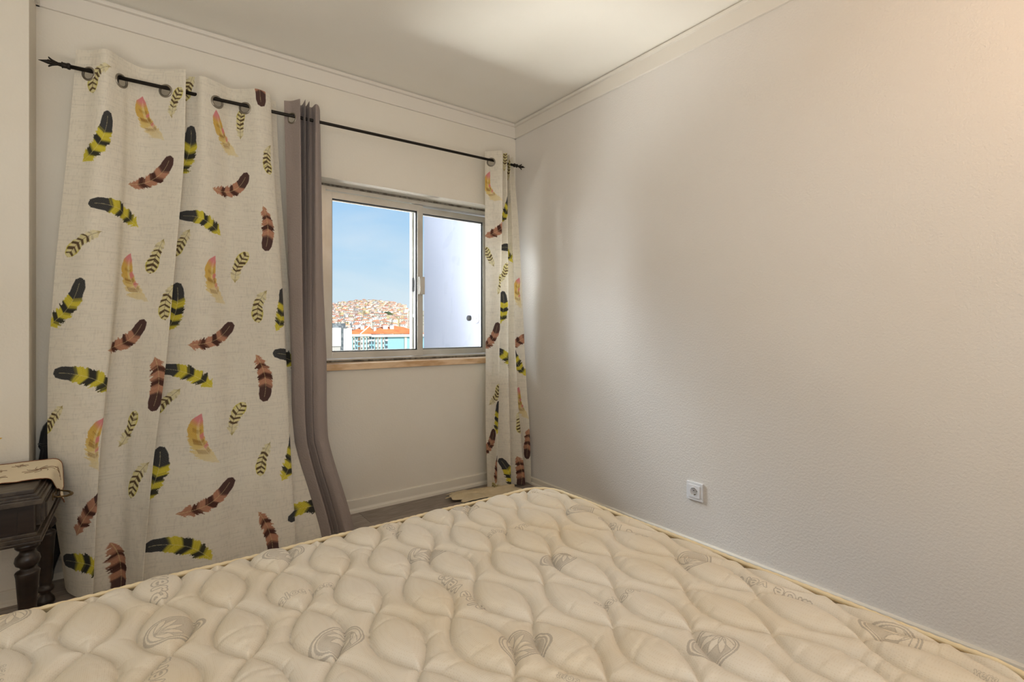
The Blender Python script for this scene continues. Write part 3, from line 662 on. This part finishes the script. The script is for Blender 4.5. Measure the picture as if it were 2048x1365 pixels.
def ticking():
    m = bpy.data.materials.new('mattress_ticking'); m.use_nodes = True; n, l = m.node_tree.nodes, m.node_tree.links; b = n['Principled BSDF']
    b.inputs['Roughness'].default_value = .85; b.inputs['Specular IOR Level'].default_value = .25
    t = n.new('ShaderNodeTexCoord'); it = n.new('ShaderNodeTexImage'); it.image = inkimg; it.extension = 'EXTEND'; l.new(t.outputs['UV'], it.inputs[0])
    # honeycomb knit: small pits, darker inside
    mp_ = n.new('ShaderNodeMapping'); mp_.inputs['Scale'].default_value = (1, .62, 1); mp_.inputs['Rotation'].default_value = (0, 0, .0); l.new(t.outputs['Object'], mp_.inputs[0])
    vo = n.new('ShaderNodeTexVoronoi'); vo.inputs['Scale'].default_value = 330; vo.inputs['Randomness'].default_value = .15; l.new(mp_.outputs[0], vo.inputs['Vector'])
    st = n.new('ShaderNodeTexNoise'); st.inputs['Scale'].default_value = 3.2; st.inputs['Detail'].default_value = 5; l.new(t.outputs['Object'], st.inputs['Vector'])
    r1 = n.new('ShaderNodeMapRange'); r1.inputs[1].default_value = .42; r1.inputs[2].default_value = .72; l.new(st.outputs[0], r1.inputs[0])
    c1 = n.new('ShaderNodeMix'); c1.data_type = 'RGBA'; c1.inputs[6].default_value = s2l((224, 217, 204)); c1.inputs[7].default_value = s2l((219, 206, 182)); l.new(r1.outputs[0], c1.inputs[0])
    r2 = n.new('ShaderNodeMapRange'); r2.inputs[1].default_value = .0; r2.inputs[2].default_value = .35; r2.inputs[3].default_value = .42; r2.inputs[4].default_value = 0; l.new(vo.outputs['Distance'], r2.inputs[0])
    c2 = n.new('ShaderNodeMix'); c2.data_type = 'RGBA'; c2.inputs[7].default_value = s2l((186, 162, 122)); l.new(c1.outputs[2], c2.inputs[6]); l.new(r2.outputs[0], c2.inputs[0])
    ik = n.new('ShaderNodeMath'); ik.operation = 'MULTIPLY'; ik.inputs[1].default_value = .5; l.new(it.outputs[0], ik.inputs[0])
    c3 = n.new('ShaderNodeMix'); c3.data_type = 'RGBA'; c3.inputs[7].default_value = s2l((120, 112, 104)); l.new(c2.outputs[2], c3.inputs[6]); l.new(ik.outputs[0], c3.inputs[0])
    l.new(c3.outputs[2], b.inputs['Base Color'])
    u = n.new('ShaderNodeBump'); u.inputs['Strength'].default_value = .5; u.inputs['Distance'].default_value = .0007; l.new(vo.outputs['Distance'], u.inputs['Height'])
    st2 = n.new('ShaderNodeTexNoise'); st2.inputs['Scale'].default_value = 26; st2.inputs['Detail'].default_value = 4; st2.inputs['Distortion'].default_value = 1.2; l.new(t.outputs['Object'], st2.inputs['Vector'])
    u2 = n.new('ShaderNodeBump'); u2.inputs['Strength'].default_value = .12; u2.inputs['Distance'].default_value = .003; l.new(st2.outputs[0], u2.inputs['Height']); l.new(u.outputs[0], u2.inputs['Normal'])
    l.new(u2.outputs[0], b.inputs['Normal']); return m
TICK = ticking()
MC = ((MX0+MX1)/2, (MY0+MY1)/2, .26)
mt = thing('mattress', 'bare cream quilted mattress with wavy stitching and woven leaf emblems in the foreground', 'mattress', MC)
uv = np.stack([(X-MX0)/(MX1-MX0), (Y-MY0)/(MY1-MY0)], -1)
part('quilted_top', grid(np.stack([X, Y, Z], -1), None, uv), TICK, mt)
def outline(off, n=14):
    pts = []; r = CRN+off
    for cx, cy, a0 in ((MX1-CRN, MY1-CRN, 0), (MX0+CRN, MY1-CRN, 90), (MX0+CRN, MY0+CRN, 180), (MX1-CRN, MY0+CRN, 270)):
        for k in range(n+1): a = R(a0+90*k/n); pts.append((cx+r*math.cos(a), cy+r*math.sin(a)))
    return pts
def fine(pts, step=.012):
    o = []
    for a, b in zip(pts, pts[1:]+pts[:1]):
        d_ = math.hypot(b[0]-a[0], b[1]-a[1]); k = max(1, int(d_/step))
        for i in range(k): o.append((a[0]+(b[0]-a[0])*i/k, a[1]+(b[1]-a[1])*i/k))
    return o
rows = []
for off, z in ((.001, MZ-.026), (.004, MZ-.05), (.009, MZ-.11), (.004, MZ-.18), (.001, .272)):
    rows.append([(x, y, z) for x, y in outline(off)])
rows.append([(x, y, .262) for x, y in outline(-.008)])
a = np.array(rows); a = np.concatenate([a, a[:, :1]], 1)[:, ::-1]
part('border', grid(a), mat('mattress_border', (216, 204, 180), .85, noise=(5, (206, 186, 150), .4, .7), bump=(120, .3, .001)), mt)
b_ = part('underside', bx([(MX0+.03, MX1-.03, MY0+.03, MY1-.03, .262, .268)]), TICK, mt)
PIP = mat('piping_cord', (232, 216, 180), .7)
fo = fine(outline(.002), .008)
cord = []
for i, (x, y) in enumerate(fo):
    cord.append((x, y, MZ-.021+.0012*math.sin(i*.13)))
part('piping', tube(cord, [.0068*(1+.13*math.sin(i*2.1)) for i in range(len(cord))], 8, True), PIP, mt)
part('piping', tube([(x, y, .274) for x, y in outline(.002)], .006, 8, True), PIP, mt)
part('edge_seam', tube([(x, y, MZ-.0185) for x, y in outline(-.0115)], .0017, 6, True), mat('seam_thread', (176, 156, 118), .8), mt)
bb_ = thing('bed_base', 'low upholstered bed base hidden beneath the quilted mattress', 'bed', ((MX0+MX1)/2, (MY0+MY1)/2, 0))
part('box', bx([(MX0+.03, MX1-.03, MY0+.03, MY1-.03, .12, .259)], .012), mat('base_fabric', (176, 164, 146), .9, bump=(200, .3, .001)), bb_)
for x in (MX0+.12, MX1-.12):
    for y in (MY0+.12, MY1-.12): part('leg', lathe([(.018, 0), (.020, .01), (.027, .12)], 16, (x, y, 0)), M['wood'], bb_)
# ================================================================ bedside table
TX1, TX0, TY0, TY1 = -.262, -.735, 2.268, 2.79
tb = thing('bedside_table', 'dark carved wooden bedside table with turned legs at the left edge of the view', 'table', ((TX0+TX1)/2, (TY0+TY1)/2, 0))
def slab(steps):                           # stacked mouldings: (inset, z0, z1)
    return bx([(TX0+i, TX1-i, TY0+i, TY1-min(i, .02), a, b) for i, a, b in steps], .0018)
part('table_top', slab([(.022, .558, .571), (.012, .549, .5585), (.006, .541, .5495), (.0, .524, .5415)]), M['woodedge'], tb)
part('apron', bx([(TX0+.03, TX1-.030, TY0+.03, TY1-.02, .428, .525)], .001), M['wood'], tb)
for b4 in ((TX1-.062, TX1-.022, TY0+.022, TY0+.062, .428, .524), (TX1-.058, TX1-.018, TY1-.062, TY1-.02, .428, .524), (TX0+.022, TX0+.062, TY0+.022, TY0+.062, .428, .524), (TX0+.022, TX0+.062, TY1-.062, TY1-.02, .428, .524)): part('corner_block', bx([b4], .002), M['wood'], tb)
part('lower_moulding', slab([(.014, .418, .4285), (.004, .404, .4185), (.0, .398, .4045), (.016, .390, .3985)]), M['woodedge'], tb)
dr = part('drawer', bx([(TX1-.031, TX1-.012, TY0+.075, TY1-.072, .434, .518), (TX1-.014, TX1-.004, TY0+.088, TY1-.085, .441, .511), (TX1-.006, TX1+.002, TY0+.104, TY1-.101, .450, .502)], .002), M['woodedge'], tb)
hy = (TY0+TY1)/2+.02
h_ = obj('handle', tube([(TX1+.004, hy+.045, .483), (TX1+.018, hy+.046, .480), (TX1+.040, hy+.034, .476), (TX1+.050, hy+.012, .474), (TX1+.052, hy, .474), (TX1+.050, hy-.012, .474), (TX1+.040, hy-.034, .476), (TX1+.018, hy-.046, .480), (TX1+.004, hy-.045, .483)],
         [.0035, .003, .0035, .005, .0058, .005, .0035, .003, .0035], 10), M['brass'], dr)
obj('back_plate', bx([(TX1+.001, TX1+.005, hy-.052, hy-.034, .470, .497), (TX1+.001, TX1+.005, hy+.034, hy+.052, .470, .497), (TX1+.001, TX1+.004, hy-.034, hy+.034, .479, .489)], .0015), M['brass'], dr)
legp = [(.010, 0), (.022, .004), (.030, .012), (.027, .026), (.016, .045), (.017, .052), (.026, .060), (.027, .068), (.023, .075), (.019, .080), (.0195, .087), (.0205, .10), (.024, .18), (.030, .275), (.0325, .289), (.030, .293), (.020, .298), (.018, .303), (.021, .309), (.030, .316), (.0335, .328), (.031, .342), (.024, .350), (.0205, .356), (.020, .364), (.027, .368), (.032, .374), (.033, .390)]
for x in (-.304, TX0+.055):
    for y in (2.325, 2.725): part('leg', lathe(legp, 28, (x, y, 0)), M['wood'], tb)
# ---- embroidered runner lying on the table top, its end hanging over the drawer
def runner():
    n1, n2 = 90, 34; V = np.zeros((n2, n1, 3))
    for j in range(n2):
        q = j/(n2-1)
        for i in range(n1):
            p = i/(n1-1)
            scal = .006*abs(math.sin(p*34))
            ln = .62 - abs(q-.62)*.16*(1 if q > .62 else .9) - .004*abs(math.sin(q*22))     # length along the strip, pointed end
            sd = p*ln; yf = 2.415-scal*(q < .5)*(1-q*2); yb = 2.755+scal*(q > .5)*(q*2-1)*.5
            edge = TX1-.020-(TX0+.01); x = TX0+.01+sd; z = .5735; y = yf+(yb-yf)*q
            if sd > edge:                                            # over the edge
                e = sd-edge; r_ = .024; a = min(e/r_, math.pi/2*.93); x = TX0+.01+edge+r_*math.sin(a); z = .5735-r_*(1-math.cos(a)); rem = e-a*r_ if a >= math.pi/2*.93 else 0
                x += rem*.10; z -= rem*.99; sq = 1-min(1, e/.13)*.80; y = 2.66+(y-2.66)*sq; x += .004*math.sin(q*14)*min(1, e/.05)
            else: z += .0012*vnoise(np.array([x*30]), np.array([y*30]), 4)[0]+.0025*(q < .12)*abs(math.sin(p*26))
            V[j, i] = (x, y, z)
    return V
RV = runner()
ru = thing('table_runner', 'cream embroidered linen runner with brown scalloped edging draped over the dark bedside table', 'tablecloth', (-.45, 2.6, .573))
part('linen', grid(RV[::-1]), M['runner'], ru)
def rail(pts, r): return tube([tuple(p+np.array([0, 0, .0012])) for p in pts], r, 6)
part('edging', rail(np.concatenate([RV[0, :], RV[1:, -1], RV[-1, ::-1][1:]]), .0014), M['stitch'], ru)
def embroidery():
    bm = bmesh.new(); rnd = random.Random(3)
    me = bpy.data.meshes.new('e'); segs = []
    def P(p, q):
        i, j = min(max(p, 0), .999)*89, min(max(q, 0), .999)*33; a, b = int(i), int(j); v = RV[b, a]*(1-(i-a))*(1-(j-b))+RV[b, min(a+1, 89)]*(i-a)*(1-(j-b))+RV[min(b+1, 33), a]*(1-(i-a))*(j-b)+RV[min(b+1, 33), min(a+1, 89)]*(i-a)*(j-b); return Vector(v)
    for cx_, cq, rr_, np_ in ((.70, .50, .075, 9), (.60, .80, .04, 6), (.56, .28, .045, 6), (.45, .16, .03, 5), (.50, .62, .03, 5), (.80, .62, .05, 6)):
        for k in range(np_):
            a = k*2*math.pi/np_; pts = []
            for t in np.linspace(0, 1, 9):
                u_, v_ = t*math.cos(a)-.22*math.sin(t*math.pi)*math.sin(a), t*math.sin(a)+.22*math.sin(t*math.pi)*math.cos(a); pts.append(P(cx_+rr_*u_, cq+rr_*2.0*v_)+Vector((.0006, -.0003, .0012)))
            segs.append(pts)
    for pts in segs:
        t_ = tube(pts, .0008, 4); bm.from_mesh(t_); bpy.data.meshes.remove(t_)
    bm.to_mesh(me); bm.free(); return me
tag(part('embroidery', embroidery(), M['embro'], ru), kind='stuff')
# ---- small vase of artificial flowers beyond the edge of the photograph; its outermost leaf shows
vs = thing('flower_vase', 'small vase of artificial yellow flowers on the table, just past the left edge', 'vase', (-.60, 2.60, .577))
part('vase', lathe([(.025, 0), (.035, .01), (.042, .05), (.030, .09), (.018, .115), (.022, .13)], 24, (-.60, 2.60, .577)), M['plastic'], vs)
LEAF = mat('leaf_green', (58, 84, 48), .6); PET = mat('yellow_petal', (212, 172, 62), .6)
for k in range(6):
    a = -.5+k*1.05; ex, ey = -.60+.20*math.cos(a), 2.60+.20*math.sin(a)*.5
    st = part('stem', tube([(-.60, 2.60, .68), (-.60+.08*math.cos(a), 2.60+.08*math.sin(a)*.5, .75), (ex, ey, .665+.01*(k % 3))], .0015, 6), LEAF, vs)
    obj('leaf', lathe([(.0, -.018), (.006, -.008), (.008, 0), (.005, .012), (.0, .02)], 8, (ex, ey, .655+.01*(k % 3))), LEAF, st)
    obj('petal', lathe([(.0, -.004), (.011, .0), (.014, .003), (.0, .004)], 12, (ex, ey, .682+.01*(k % 3))), PET, st)
# ================================================================ black garment behind the left edge of the curtain
zz = [.70, .685, .66, .62, .60, .585, .52, .42, .30, .18, .11, .06, .015]
xl = [-.325, -.335, -.343, -.349, -.352, -.345, -.352, -.356, -.356, -.354, -.350, -.335, -.320]
xr = [-.285, -.26, -.25, -.24, -.24, -.24, -.235, -.24, -.245, -.255, -.285, -.300, -.306]
gar = []
for z, a, b in zip(zz, xl, xr):
    ring = []
    for k in range(33):
        t = 2*math.pi*k/32; cx_, hw = (a+b)/2, (b-a)/2
        w_ = .030+.006*math.sin(z*40+k*.9)
        if z > .69: w_ = .012
        ring.append((cx_+hw*math.copysign(abs(math.cos(t))**.7, math.cos(t))+.0015*math.sin(k*2.2+z*20), 2.942-w_*math.copysign(abs(math.sin(t))**.8, math.sin(t))*.8+.004*math.sin(k*1.7+z*9), z))
    gar.append(ring)
g_ = thing('jacket', 'black fabric garment stuffed in the corner behind the left edge of the wide feather curtain', 'jacket', (-.30, 2.94, 0))
part('body', grid(np.array(gar)), M['black'], g_)
part('collar', tube([(-.349, 2.93, .612), (-.335, 2.918, .607), (-.30, 2.912, .611), (-.26, 2.914, .618), (-.243, 2.93, .62)], [.004, .006, .006, .006, .004], 8), M['black'], g_)
# ================================================================ scrap of cloth on the floor under the corner curtain
sc_ = np.zeros((40, 60, 3)); rs_ = random.Random(8)
for j in range(40):
    for i in range(60):
        p, q_ = i/59, j/39
        x0_ = 1.60+.035*math.sin(q_*9)+.012*math.sin(q_*31); x1_ = 2.06+.01*math.sin(q_*14)
        x = x0_+(x1_-x0_)*p; y = 2.70+.20*q_+.02*math.sin(p*6)-.03*p
        z = .008+.016*abs(math.sin(p*5.2+q_*1.2))*math.sin(q_*math.pi)**.6+.012*math.exp(-((q_-.45-.1*p)/.06)**2)+.006*vnoise(np.array([x*40]), np.array([y*40]), 6)[0]
        sc_[39-j, i] = (x, y, z)
so_ = obj('cloth_scrap', grid(sc_), M['beige']); tag(so_, 'crumpled beige cloth with ragged edge on the floor below the corner curtain', 'cloth')
m_ = so_.modifiers.new('thickness', 'SOLIDIFY'); m_.thickness = .003; m_.offset = 1
# ================================================================ bare warm bulb hanging behind the camera
LX, LY = 1.55, -.05
pl = thing('pendant_lamp', 'bare warm bulb on a white cord hanging from the ceiling by the right wall', 'lamp', (LX, LY, H))
part('ceiling_rose', lathe([(.0, -.03), (.02, -.03), (.05, -.012), (.052, 0)], 24, (LX, LY, H)), M['plastic'], pl)
part('cord', tube([(LX, LY, H-.02), (LX, LY, H-.36)], .003, 8), M['plastic'], pl)
part('lamp_holder', lathe([(.008, -.35), (.019, -.36), (.020, -.40)], 20, (LX, LY, H)), M['plastic'], pl)
bm_ = bpy.data.materials.new('bulb_glow'); bm_.use_nodes = True; e_ = bm_.node_tree.nodes['Principled BSDF']; e_.inputs['Emission Color'].default_value = (1, .62, .30, 1); e_.inputs['Emission Strength'].default_value = 12
part('bulb', lathe([(.0, -.50), (.022, -.49), (.03, -.465), (.022, -.43), (.013, -.41), (.013, -.395)], 20, (LX, LY, H)), bm_, pl)
lamp('pendant_light', 'POINT', (LX, LY, H-.46), (0, 0, 0), 9.5, (1, .60, .32), shadow_soft_size=.07)
# ================================================================ outside: neighbouring wing, town and hill
OUT = mat('outside_render', (168, 169, 181), .8, bump=(30, .2, .004))  # shade on the white wall is partly put into this lavender-grey colour
nw = thing('neighbouring_wing', 'plain white rendered house wall seen close through the right-hand window pane', 'building', (2.6, 4.0, -.8))
part('wall', bx([(2.36, 3.1, 3.32, 4.72, -1.5, 3.4)]), OUT, nw)
part('coping', bx([(2.33, 3.13, 3.32, 4.75, 3.4, 3.46)], .005), OUT, nw)
pu = thing('wall_pulley', 'small white clothesline pulley with a dark knob fixed to the outside wall', 'pulley', (2.357, 3.70, 1.19))
for nm, pr, mt_ in (('disc', [(.0, 0), (.042, 0), (.042, .006), (.038, .012), (.0, .012)], M['plastic']), ('spindle', [(.014, .012), (.014, .066)], M['plastic']), ('knob', [(.020, .066), (.024, .068), (.024, .088), (.018, .094)], M['gasket'])):
    k_ = part(nm, lathe(pr, 24), mt_, pu); k_.location = (0, 0, 0); k_.rotation_euler = (0, R(-90), 0)
GR = mat('town_ground', (190, 176, 150), .95, noise=(.02, (120, 128, 92), .5, .65))
def hill_z(x, y):                        # ground rises from the valley to a rounded crest 1.5 km away
    a = x/y; k = np.clip((y-420)/1150., 0, 1.25)
    crest = CH+(50-9*np.minimum(1.8, ((a-.375)/.075)**2))/FP*1570*(a*SY+CY)
    return -33+(np.clip(k, 0, 1)**.92)*(crest+33)-np.clip(k-1, 0, 1)*250
gxx, gyy = np.meshgrid(np.linspace(-900, 2600, 90), np.linspace(1700, 15, 90)); gz = hill_z(gxx, np.maximum(gyy, 1))
go = obj('town_ground', grid(np.stack([gxx, gyy, gz-.5], -1)), GR); struct(go)
WALLS = [(240, 236, 228), (238, 228, 206), (236, 214, 160), (232, 206, 190), (226, 226, 224)]
ROOFS = [(206, 122, 84), (196, 104, 74), (214, 146, 108)]
WM = [mat('house_wall', c, .9) for c in WALLS]; RM = [mat('clay_roof', c, .9) for c in ROOFS]; WIN = mat('far_window', (84, 84, 88), .5)
def house_mesh(w, d, h, rh, wm, rm, flat=False):
    bm = bmesh.new(); vs_ = [bm.verts.new(p) for p in ((-w/2, -d/2, -6), (w/2, -d/2, -6), (w/2, d/2, -6), (-w/2, d/2, -6), (-w/2, -d/2, h), (w/2, -d/2, h), (w/2, d/2, h), (-w/2, d/2, h))]
    for f in ((0, 1, 5, 4), (1, 2, 6, 5), (2, 3, 7, 6), (3, 0, 4, 7)): bm.faces.new([vs_[k] for k in f])
    e = .5; rv = [bm.verts.new(p) for p in ((-w/2-e, -d/2-e, h), (w/2+e, -d/2-e, h), (w/2+e, d/2+e, h), (-w/2-e, d/2+e, h), (-w*.22, 0, h+rh), (w*.22, 0, h+rh))]
    fs = [(0, 1, 5, 4), (1, 2, 5), (2, 3, 4, 5), (3, 0, 4)] if not flat else [(0, 1, 2, 3)]
    for f in fs: bm.faces.new([rv[k] for k in f]).material_index = 1
    nwn = max(2, int(w/3.2))
    for fl_ in range(int((h)/3)):
        for k in range(nwn):
            cx_ = -w/2+(k+.5)*w/nwn; z_ = h-1.9-fl_*3; q4 = [bm.verts.new(p) for p in ((cx_-.55, -d/2-.06, z_-.7), (cx_+.55, -d/2-.06, z_-.7), (cx_+.55, -d/2-.06, z_+.7), (cx_-.55, -d/2-.06, z_+.7))]
            bm.faces.new(q4).material_index = 2
    me = bpy.data.meshes.new('house'); bm.to_mesh(me); bm.free()
    for m in (wm, rm, WIN): me.materials.append(m)
    return me
rh_ = random.Random(12); protos = []
for k in range(16):
    flat = k % 3 == 2; c = WALLS.index(WALLS[[0, 1, 0, 4, 0, 2, 0, 1, 3, 0, 4, 1, 0, 0, 2, 1][k]])
    me = house_mesh(rh_.uniform(6, 11.5), rh_.uniform(6, 8), rh_.choice([3.5, 5, 6, 8, 9]), rh_.uniform(1.0, 1.8), WM[c], WM[0] if flat else rh_.choice(RM), flat)
    cn = {0: 'white', 1: 'cream', 2: 'yellow', 3: 'pale pink', 4: 'light grey'}[c]
    protos.append((me, f'{cn} hillside house with ' + ('a flat roof terrace' if flat else 'an orange tiled roof') + ' on the far hillside'))
spots = []
y = 400.
while y < 1600:
    x = y*-.02 + rh_.uniform(0, 12); st_ = 11.5
    while x < y*.46: spots.append((x+rh_.uniform(-.5, .5), y+rh_.uniform(-3.5, 3.5))); x += st_+rh_.uniform(0, 5)
    y += 15+y*.006
def in_pane(x, y): return .288 < x/y < .475
vis = sorted([p for p in spots if in_pane(*p)], key=lambda p: p[1]); hid = [p for p in spots if not in_pane(*p)]
print('houses in the pane', len(vis))
for i, (x, y) in enumerate(vis[:300]):
    me, lb = rh_.choice(protos); o = bpy.data.objects.new('house', me); COL.objects.link(o)
    o.location = (x, y, float(hill_z(np.array(x), np.array(y)))+1); o.rotation_euler = (0, 0, rh_.uniform(-.5, .5)); tag(o, lb, 'house', 'houses on the hillside')
bmr = bmesh.new(); cmats = WM+RM+[WIN]
for x, y in vis[300:]+hid:
    me, _ = rh_.choice(protos); b2 = bmesh.new(); b2.from_mesh(me); mi = [cmats.index(m) for m in me.materials]
    for f in b2.faces: f.material_index = mi[f.material_index]
    b2.transform(Matrix.Translation((x, y, float(hill_z(np.array(x), np.array(y)))+1)) @ Matrix.Rotation(rh_.uniform(-.5, .5), 4, 'Z'))
    tmp = bpy.data.meshes.new('tmp'); b2.to_mesh(tmp); b2.free(); bmr.from_mesh(tmp); bpy.data.meshes.remove(tmp)
me = bpy.data.meshes.new('far_houses'); bmr.to_mesh(me); bmr.free()
for m in cmats: me.materials.append(m)
tag(obj('distant_houses', me), 'mass of tiny distant white and orange houses beside and over the hilltop', 'houses', kind='stuff')
# trees between the houses
TR = mat('tree_foliage', (70, 88, 52), .95, noise=(.6, (44, 62, 36), .4, .6)); TRK = mat('tree_trunk', (86, 68, 50), .9)
def crown(r, seed):
    bm = bmesh.new(); bmesh.ops.create_icosphere(bm, subdivisions=3, radius=1); rn = random.Random(seed)
    from mathutils import noise
    for v in bm.verts: v.co *= r*(1+.35*noise.noise(v.co*2.3+Vector((seed, 0, 0)))); v.co.z *= .72
    me = bpy.data.meshes.new('c'); bm.to_mesh(me); bm.free(); return smooth(me)
for px, y, rr_, lb in ((754, 470, 9, 'large dark tree between the hillside houses, nearest above the orange roofs'), (779, 440, 6, 'olive-green tree just above the apartment chimneys'), (775, 900, 8, 'small dark tree high on the hillside, right of the middle'), (713, 520, 6, 'greyish tree among the hillside houses, left of the middle')):
    x = slope(px)*y; z = float(hill_z(np.array(x), np.array(y))); t = thing('tree', lb, 'tree', (x, y, z), 'trees on the hillside')
    cn_ = part('crown', crown(rr_, int(px)), TR, t); cn_.location = (0, 0, 5+rr_*.4); tk_ = part('trunk', lathe([(.5, 0), (.35, 7)], 8), TRK, t); tk_.location = (0, 0, 0)
# ---- blue apartment building with orange roof; frontage along a line in front of us
D0 = 300.
def PT(px, py, Y=D0): X = slope(px)*Y; t = X*SY+Y*CY; return X, CH+(655.3-py)/FP*t
ab = thing('apartment_building', 'pale blue and cream apartment block with orange tiled roof and white chimneys', 'building', (PT(760, 700)[0], D0, -33))
BL = mat('blue_render', (150, 196, 206), .85); CR_ = mat('cream_render', (240, 230, 206), .85); CW = mat('white_render', (238, 234, 226), .85); RF = mat('orange_roof', (222, 128, 72), .85, noise=(.25, (204, 108, 60), .4, .7)); DK = mat('balcony_shadow', (84, 96, 104), .8); BR = mat('brown_shutter', (128, 104, 84), .8)
xl_, _ = PT(689, 700); xr_, _ = PT(850, 700); ze = PT(720, 672)[1]; zb_ = -33
part('wall', bx([(xl_, xr_, D0, D0+14, zb_, ze)]), BL, ab)
part('cornice_band', bx([(xl_-.8, PT(742, 0)[0], D0-.9, D0+15, ze-.4, PT(700, 669)[1]), (PT(742, 0)[0], xr_, D0-1.2, D0+15, ze-.9, PT(780, 669.5)[1])], .05), CW, ab)
def roof(x0, x1, y0, y1, z0, z1, xa_, xb_):
    bm = bmesh.new(); v = [bm.verts.new(p) for p in ((x0, y0, z0), (x1, y0, z0), (x1, y1, z0), (x0, y1, z0), (xa_, (y0+y1)/2, z1), (xb_, (y0+y1)/2, z1))]
    for f in ((0, 1, 5, 4), (1, 2, 5), (2, 3, 4, 5), (3, 0, 4), (0, 3, 2, 1)): bm.faces.new([v[k] for k in f])
    me = bpy.data.meshes.new('r'); bm.to_mesh(me); bm.free(); return me
zr0 = PT(720, 669)[1]
part('roof', roof(xl_-.8, PT(742, 0)[0]+3, D0-.9, D0+15, zr0, zr0+4.6, PT(735, 0)[0], PT(748, 0)[0]), RF, ab)
part('roof', roof(PT(741, 0)[0], xr_, D0-1.2, D0+15, zr0+.1, zr0+4.7, PT(772, 0)[0], PT(812, 0)[0]), RF, ab)
part('ridge_strip', tube([(PT(719, 0)[0], D0-1.0, zr0+.15), (PT(746, 0)[0], D0+7, zr0+4.75)], .38, 6), CW, ab)
for px, w_, h_1, yy in ((716, 3.1, 5.0, 6), (725, 2.2, 4.6, 4), (750, 1.6, 4.2, 3), (771, 3.0, 5.3, 4), (784, 2.5, 5.2, 4), (762, 2.0, 4.6, 9)):
    x = slope(px)*(D0+yy); part('chimney', bx([(x-w_/2, x+w_/2, D0+yy, D0+yy+1.2, zr0+.5, zr0+h_1), (x-w_/2-.15, x+w_/2+.15, D0+yy-.15, D0+yy+1.35, zr0+h_1, zr0+h_1+.25)], .02), CW, ab)
# cream pilasters with windows, recessed balconies
for a, b in ((694.5, 698), (700.5, 703.5), (706, 709), (720.5, 725.5), (728.5, 732), (735, 737.5), (750.5, 754), (756.5, 761), (765, 768), (809, 813)):
    part('pilaster', bx([(PT(a, 0)[0], PT(b, 0)[0], D0-.35, D0, zb_, ze-.5)]), CR_, ab)
for f in range(8):
    zf = ze-1.4-f*2.9
    for a, b in ((690.5, 694), (711, 714.5), (738, 742.5), (744, 748), (770, 775.5)):
        xx0, xx1 = PT(a, 0)[0], PT(b, 0)[0]
        q_ = part('balcony', bx([(xx0, xx1, D0-.5, D0-.02, zf-2.0, zf-1.0)], .02), BL if f % 2 else CW, ab)
        obj('opening', bx([(xx0+.1, xx1-.1, D0-.12, D0+.02, zf-1.0, zf+.6)]), DK, q_)
    for a, b in ((716, 719.5),):
        part('shutter', bx([(PT(a, 0)[0], PT(b, 0)[0], D0-.2, D0+.02, zf-1.6, zf+.5)]), BR, ab)
    for a in (696, 702, 707.5, 723, 730, 736, 752, 759, 766.5):
        x = PT(a, 0)[0]; part('window', bx([(x-.35, x+.35, D0-.42, D0-.33, zf-1.1, zf+.2)]), WIN, ab)
# ---- white block with a dark glazed stair tower
D1 = 285.
wb = thing('office_building', 'blank white block with a dark glazed strip beside the blue apartment building', 'building', (PT(675, 690, D1)[0], D1, -33))
def P1(px, py): return PT(px, py, D1)
part('wall', bx([(P1(640, 0)[0], P1(682, 0)[0], D1, D1+10, P1(675, 693)[1], P1(675, 656)[1])]), CW, wb)
part('wall', bx([(P1(687.5, 0)[0], P1(706, 0)[0], D1+2, D1+10, -33, P1(690, 656)[1])]), CW, wb)
part('stair_glazing', bx([(P1(682, 0)[0], P1(687.5, 0)[0], D1+.3, D1+10, -33, P1(685, 655.5)[1])]), mat('dark_glazing', (82, 92, 98), .4, noise=(.8, (126, 132, 134), .45, .6)), wb)
part('roof_storey', bx([(P1(640, 0)[0], P1(693, 0)[0], D1+1.5, D1+9, P1(675, 656)[1], P1(675, 647)[1]), (P1(693, 0)[0], P1(698, 0)[0], D1+1.5, D1+9, P1(695, 656)[1], P1(695, 654)[1])]), mat('dark_cladding', (92, 100, 106), .5, noise=(.7, (140, 146, 148), .45, .6)), wb)
part('lower_storey', bx([(P1(640, 0)[0], P1(682, 0)[0], D1+.5, D1+10, -33, P1(675, 693)[1])]), mat('grey_render', (196, 192, 184), .85), wb)
for k, (px, y) in enumerate(((668, 250), (703, 258))):
    me, lb = protos[[0, 1, 2, 5, 6, 7][k]]; o = bpy.data.objects.new('house', me); COL.objects.link(o)
    o.location = (slope(px)*y, y, CH-(705-655.3)/FP*y-8.6); tag(o, 'low house with orange roof in the street at the foot of the white block', 'house', 'low houses below the white block')
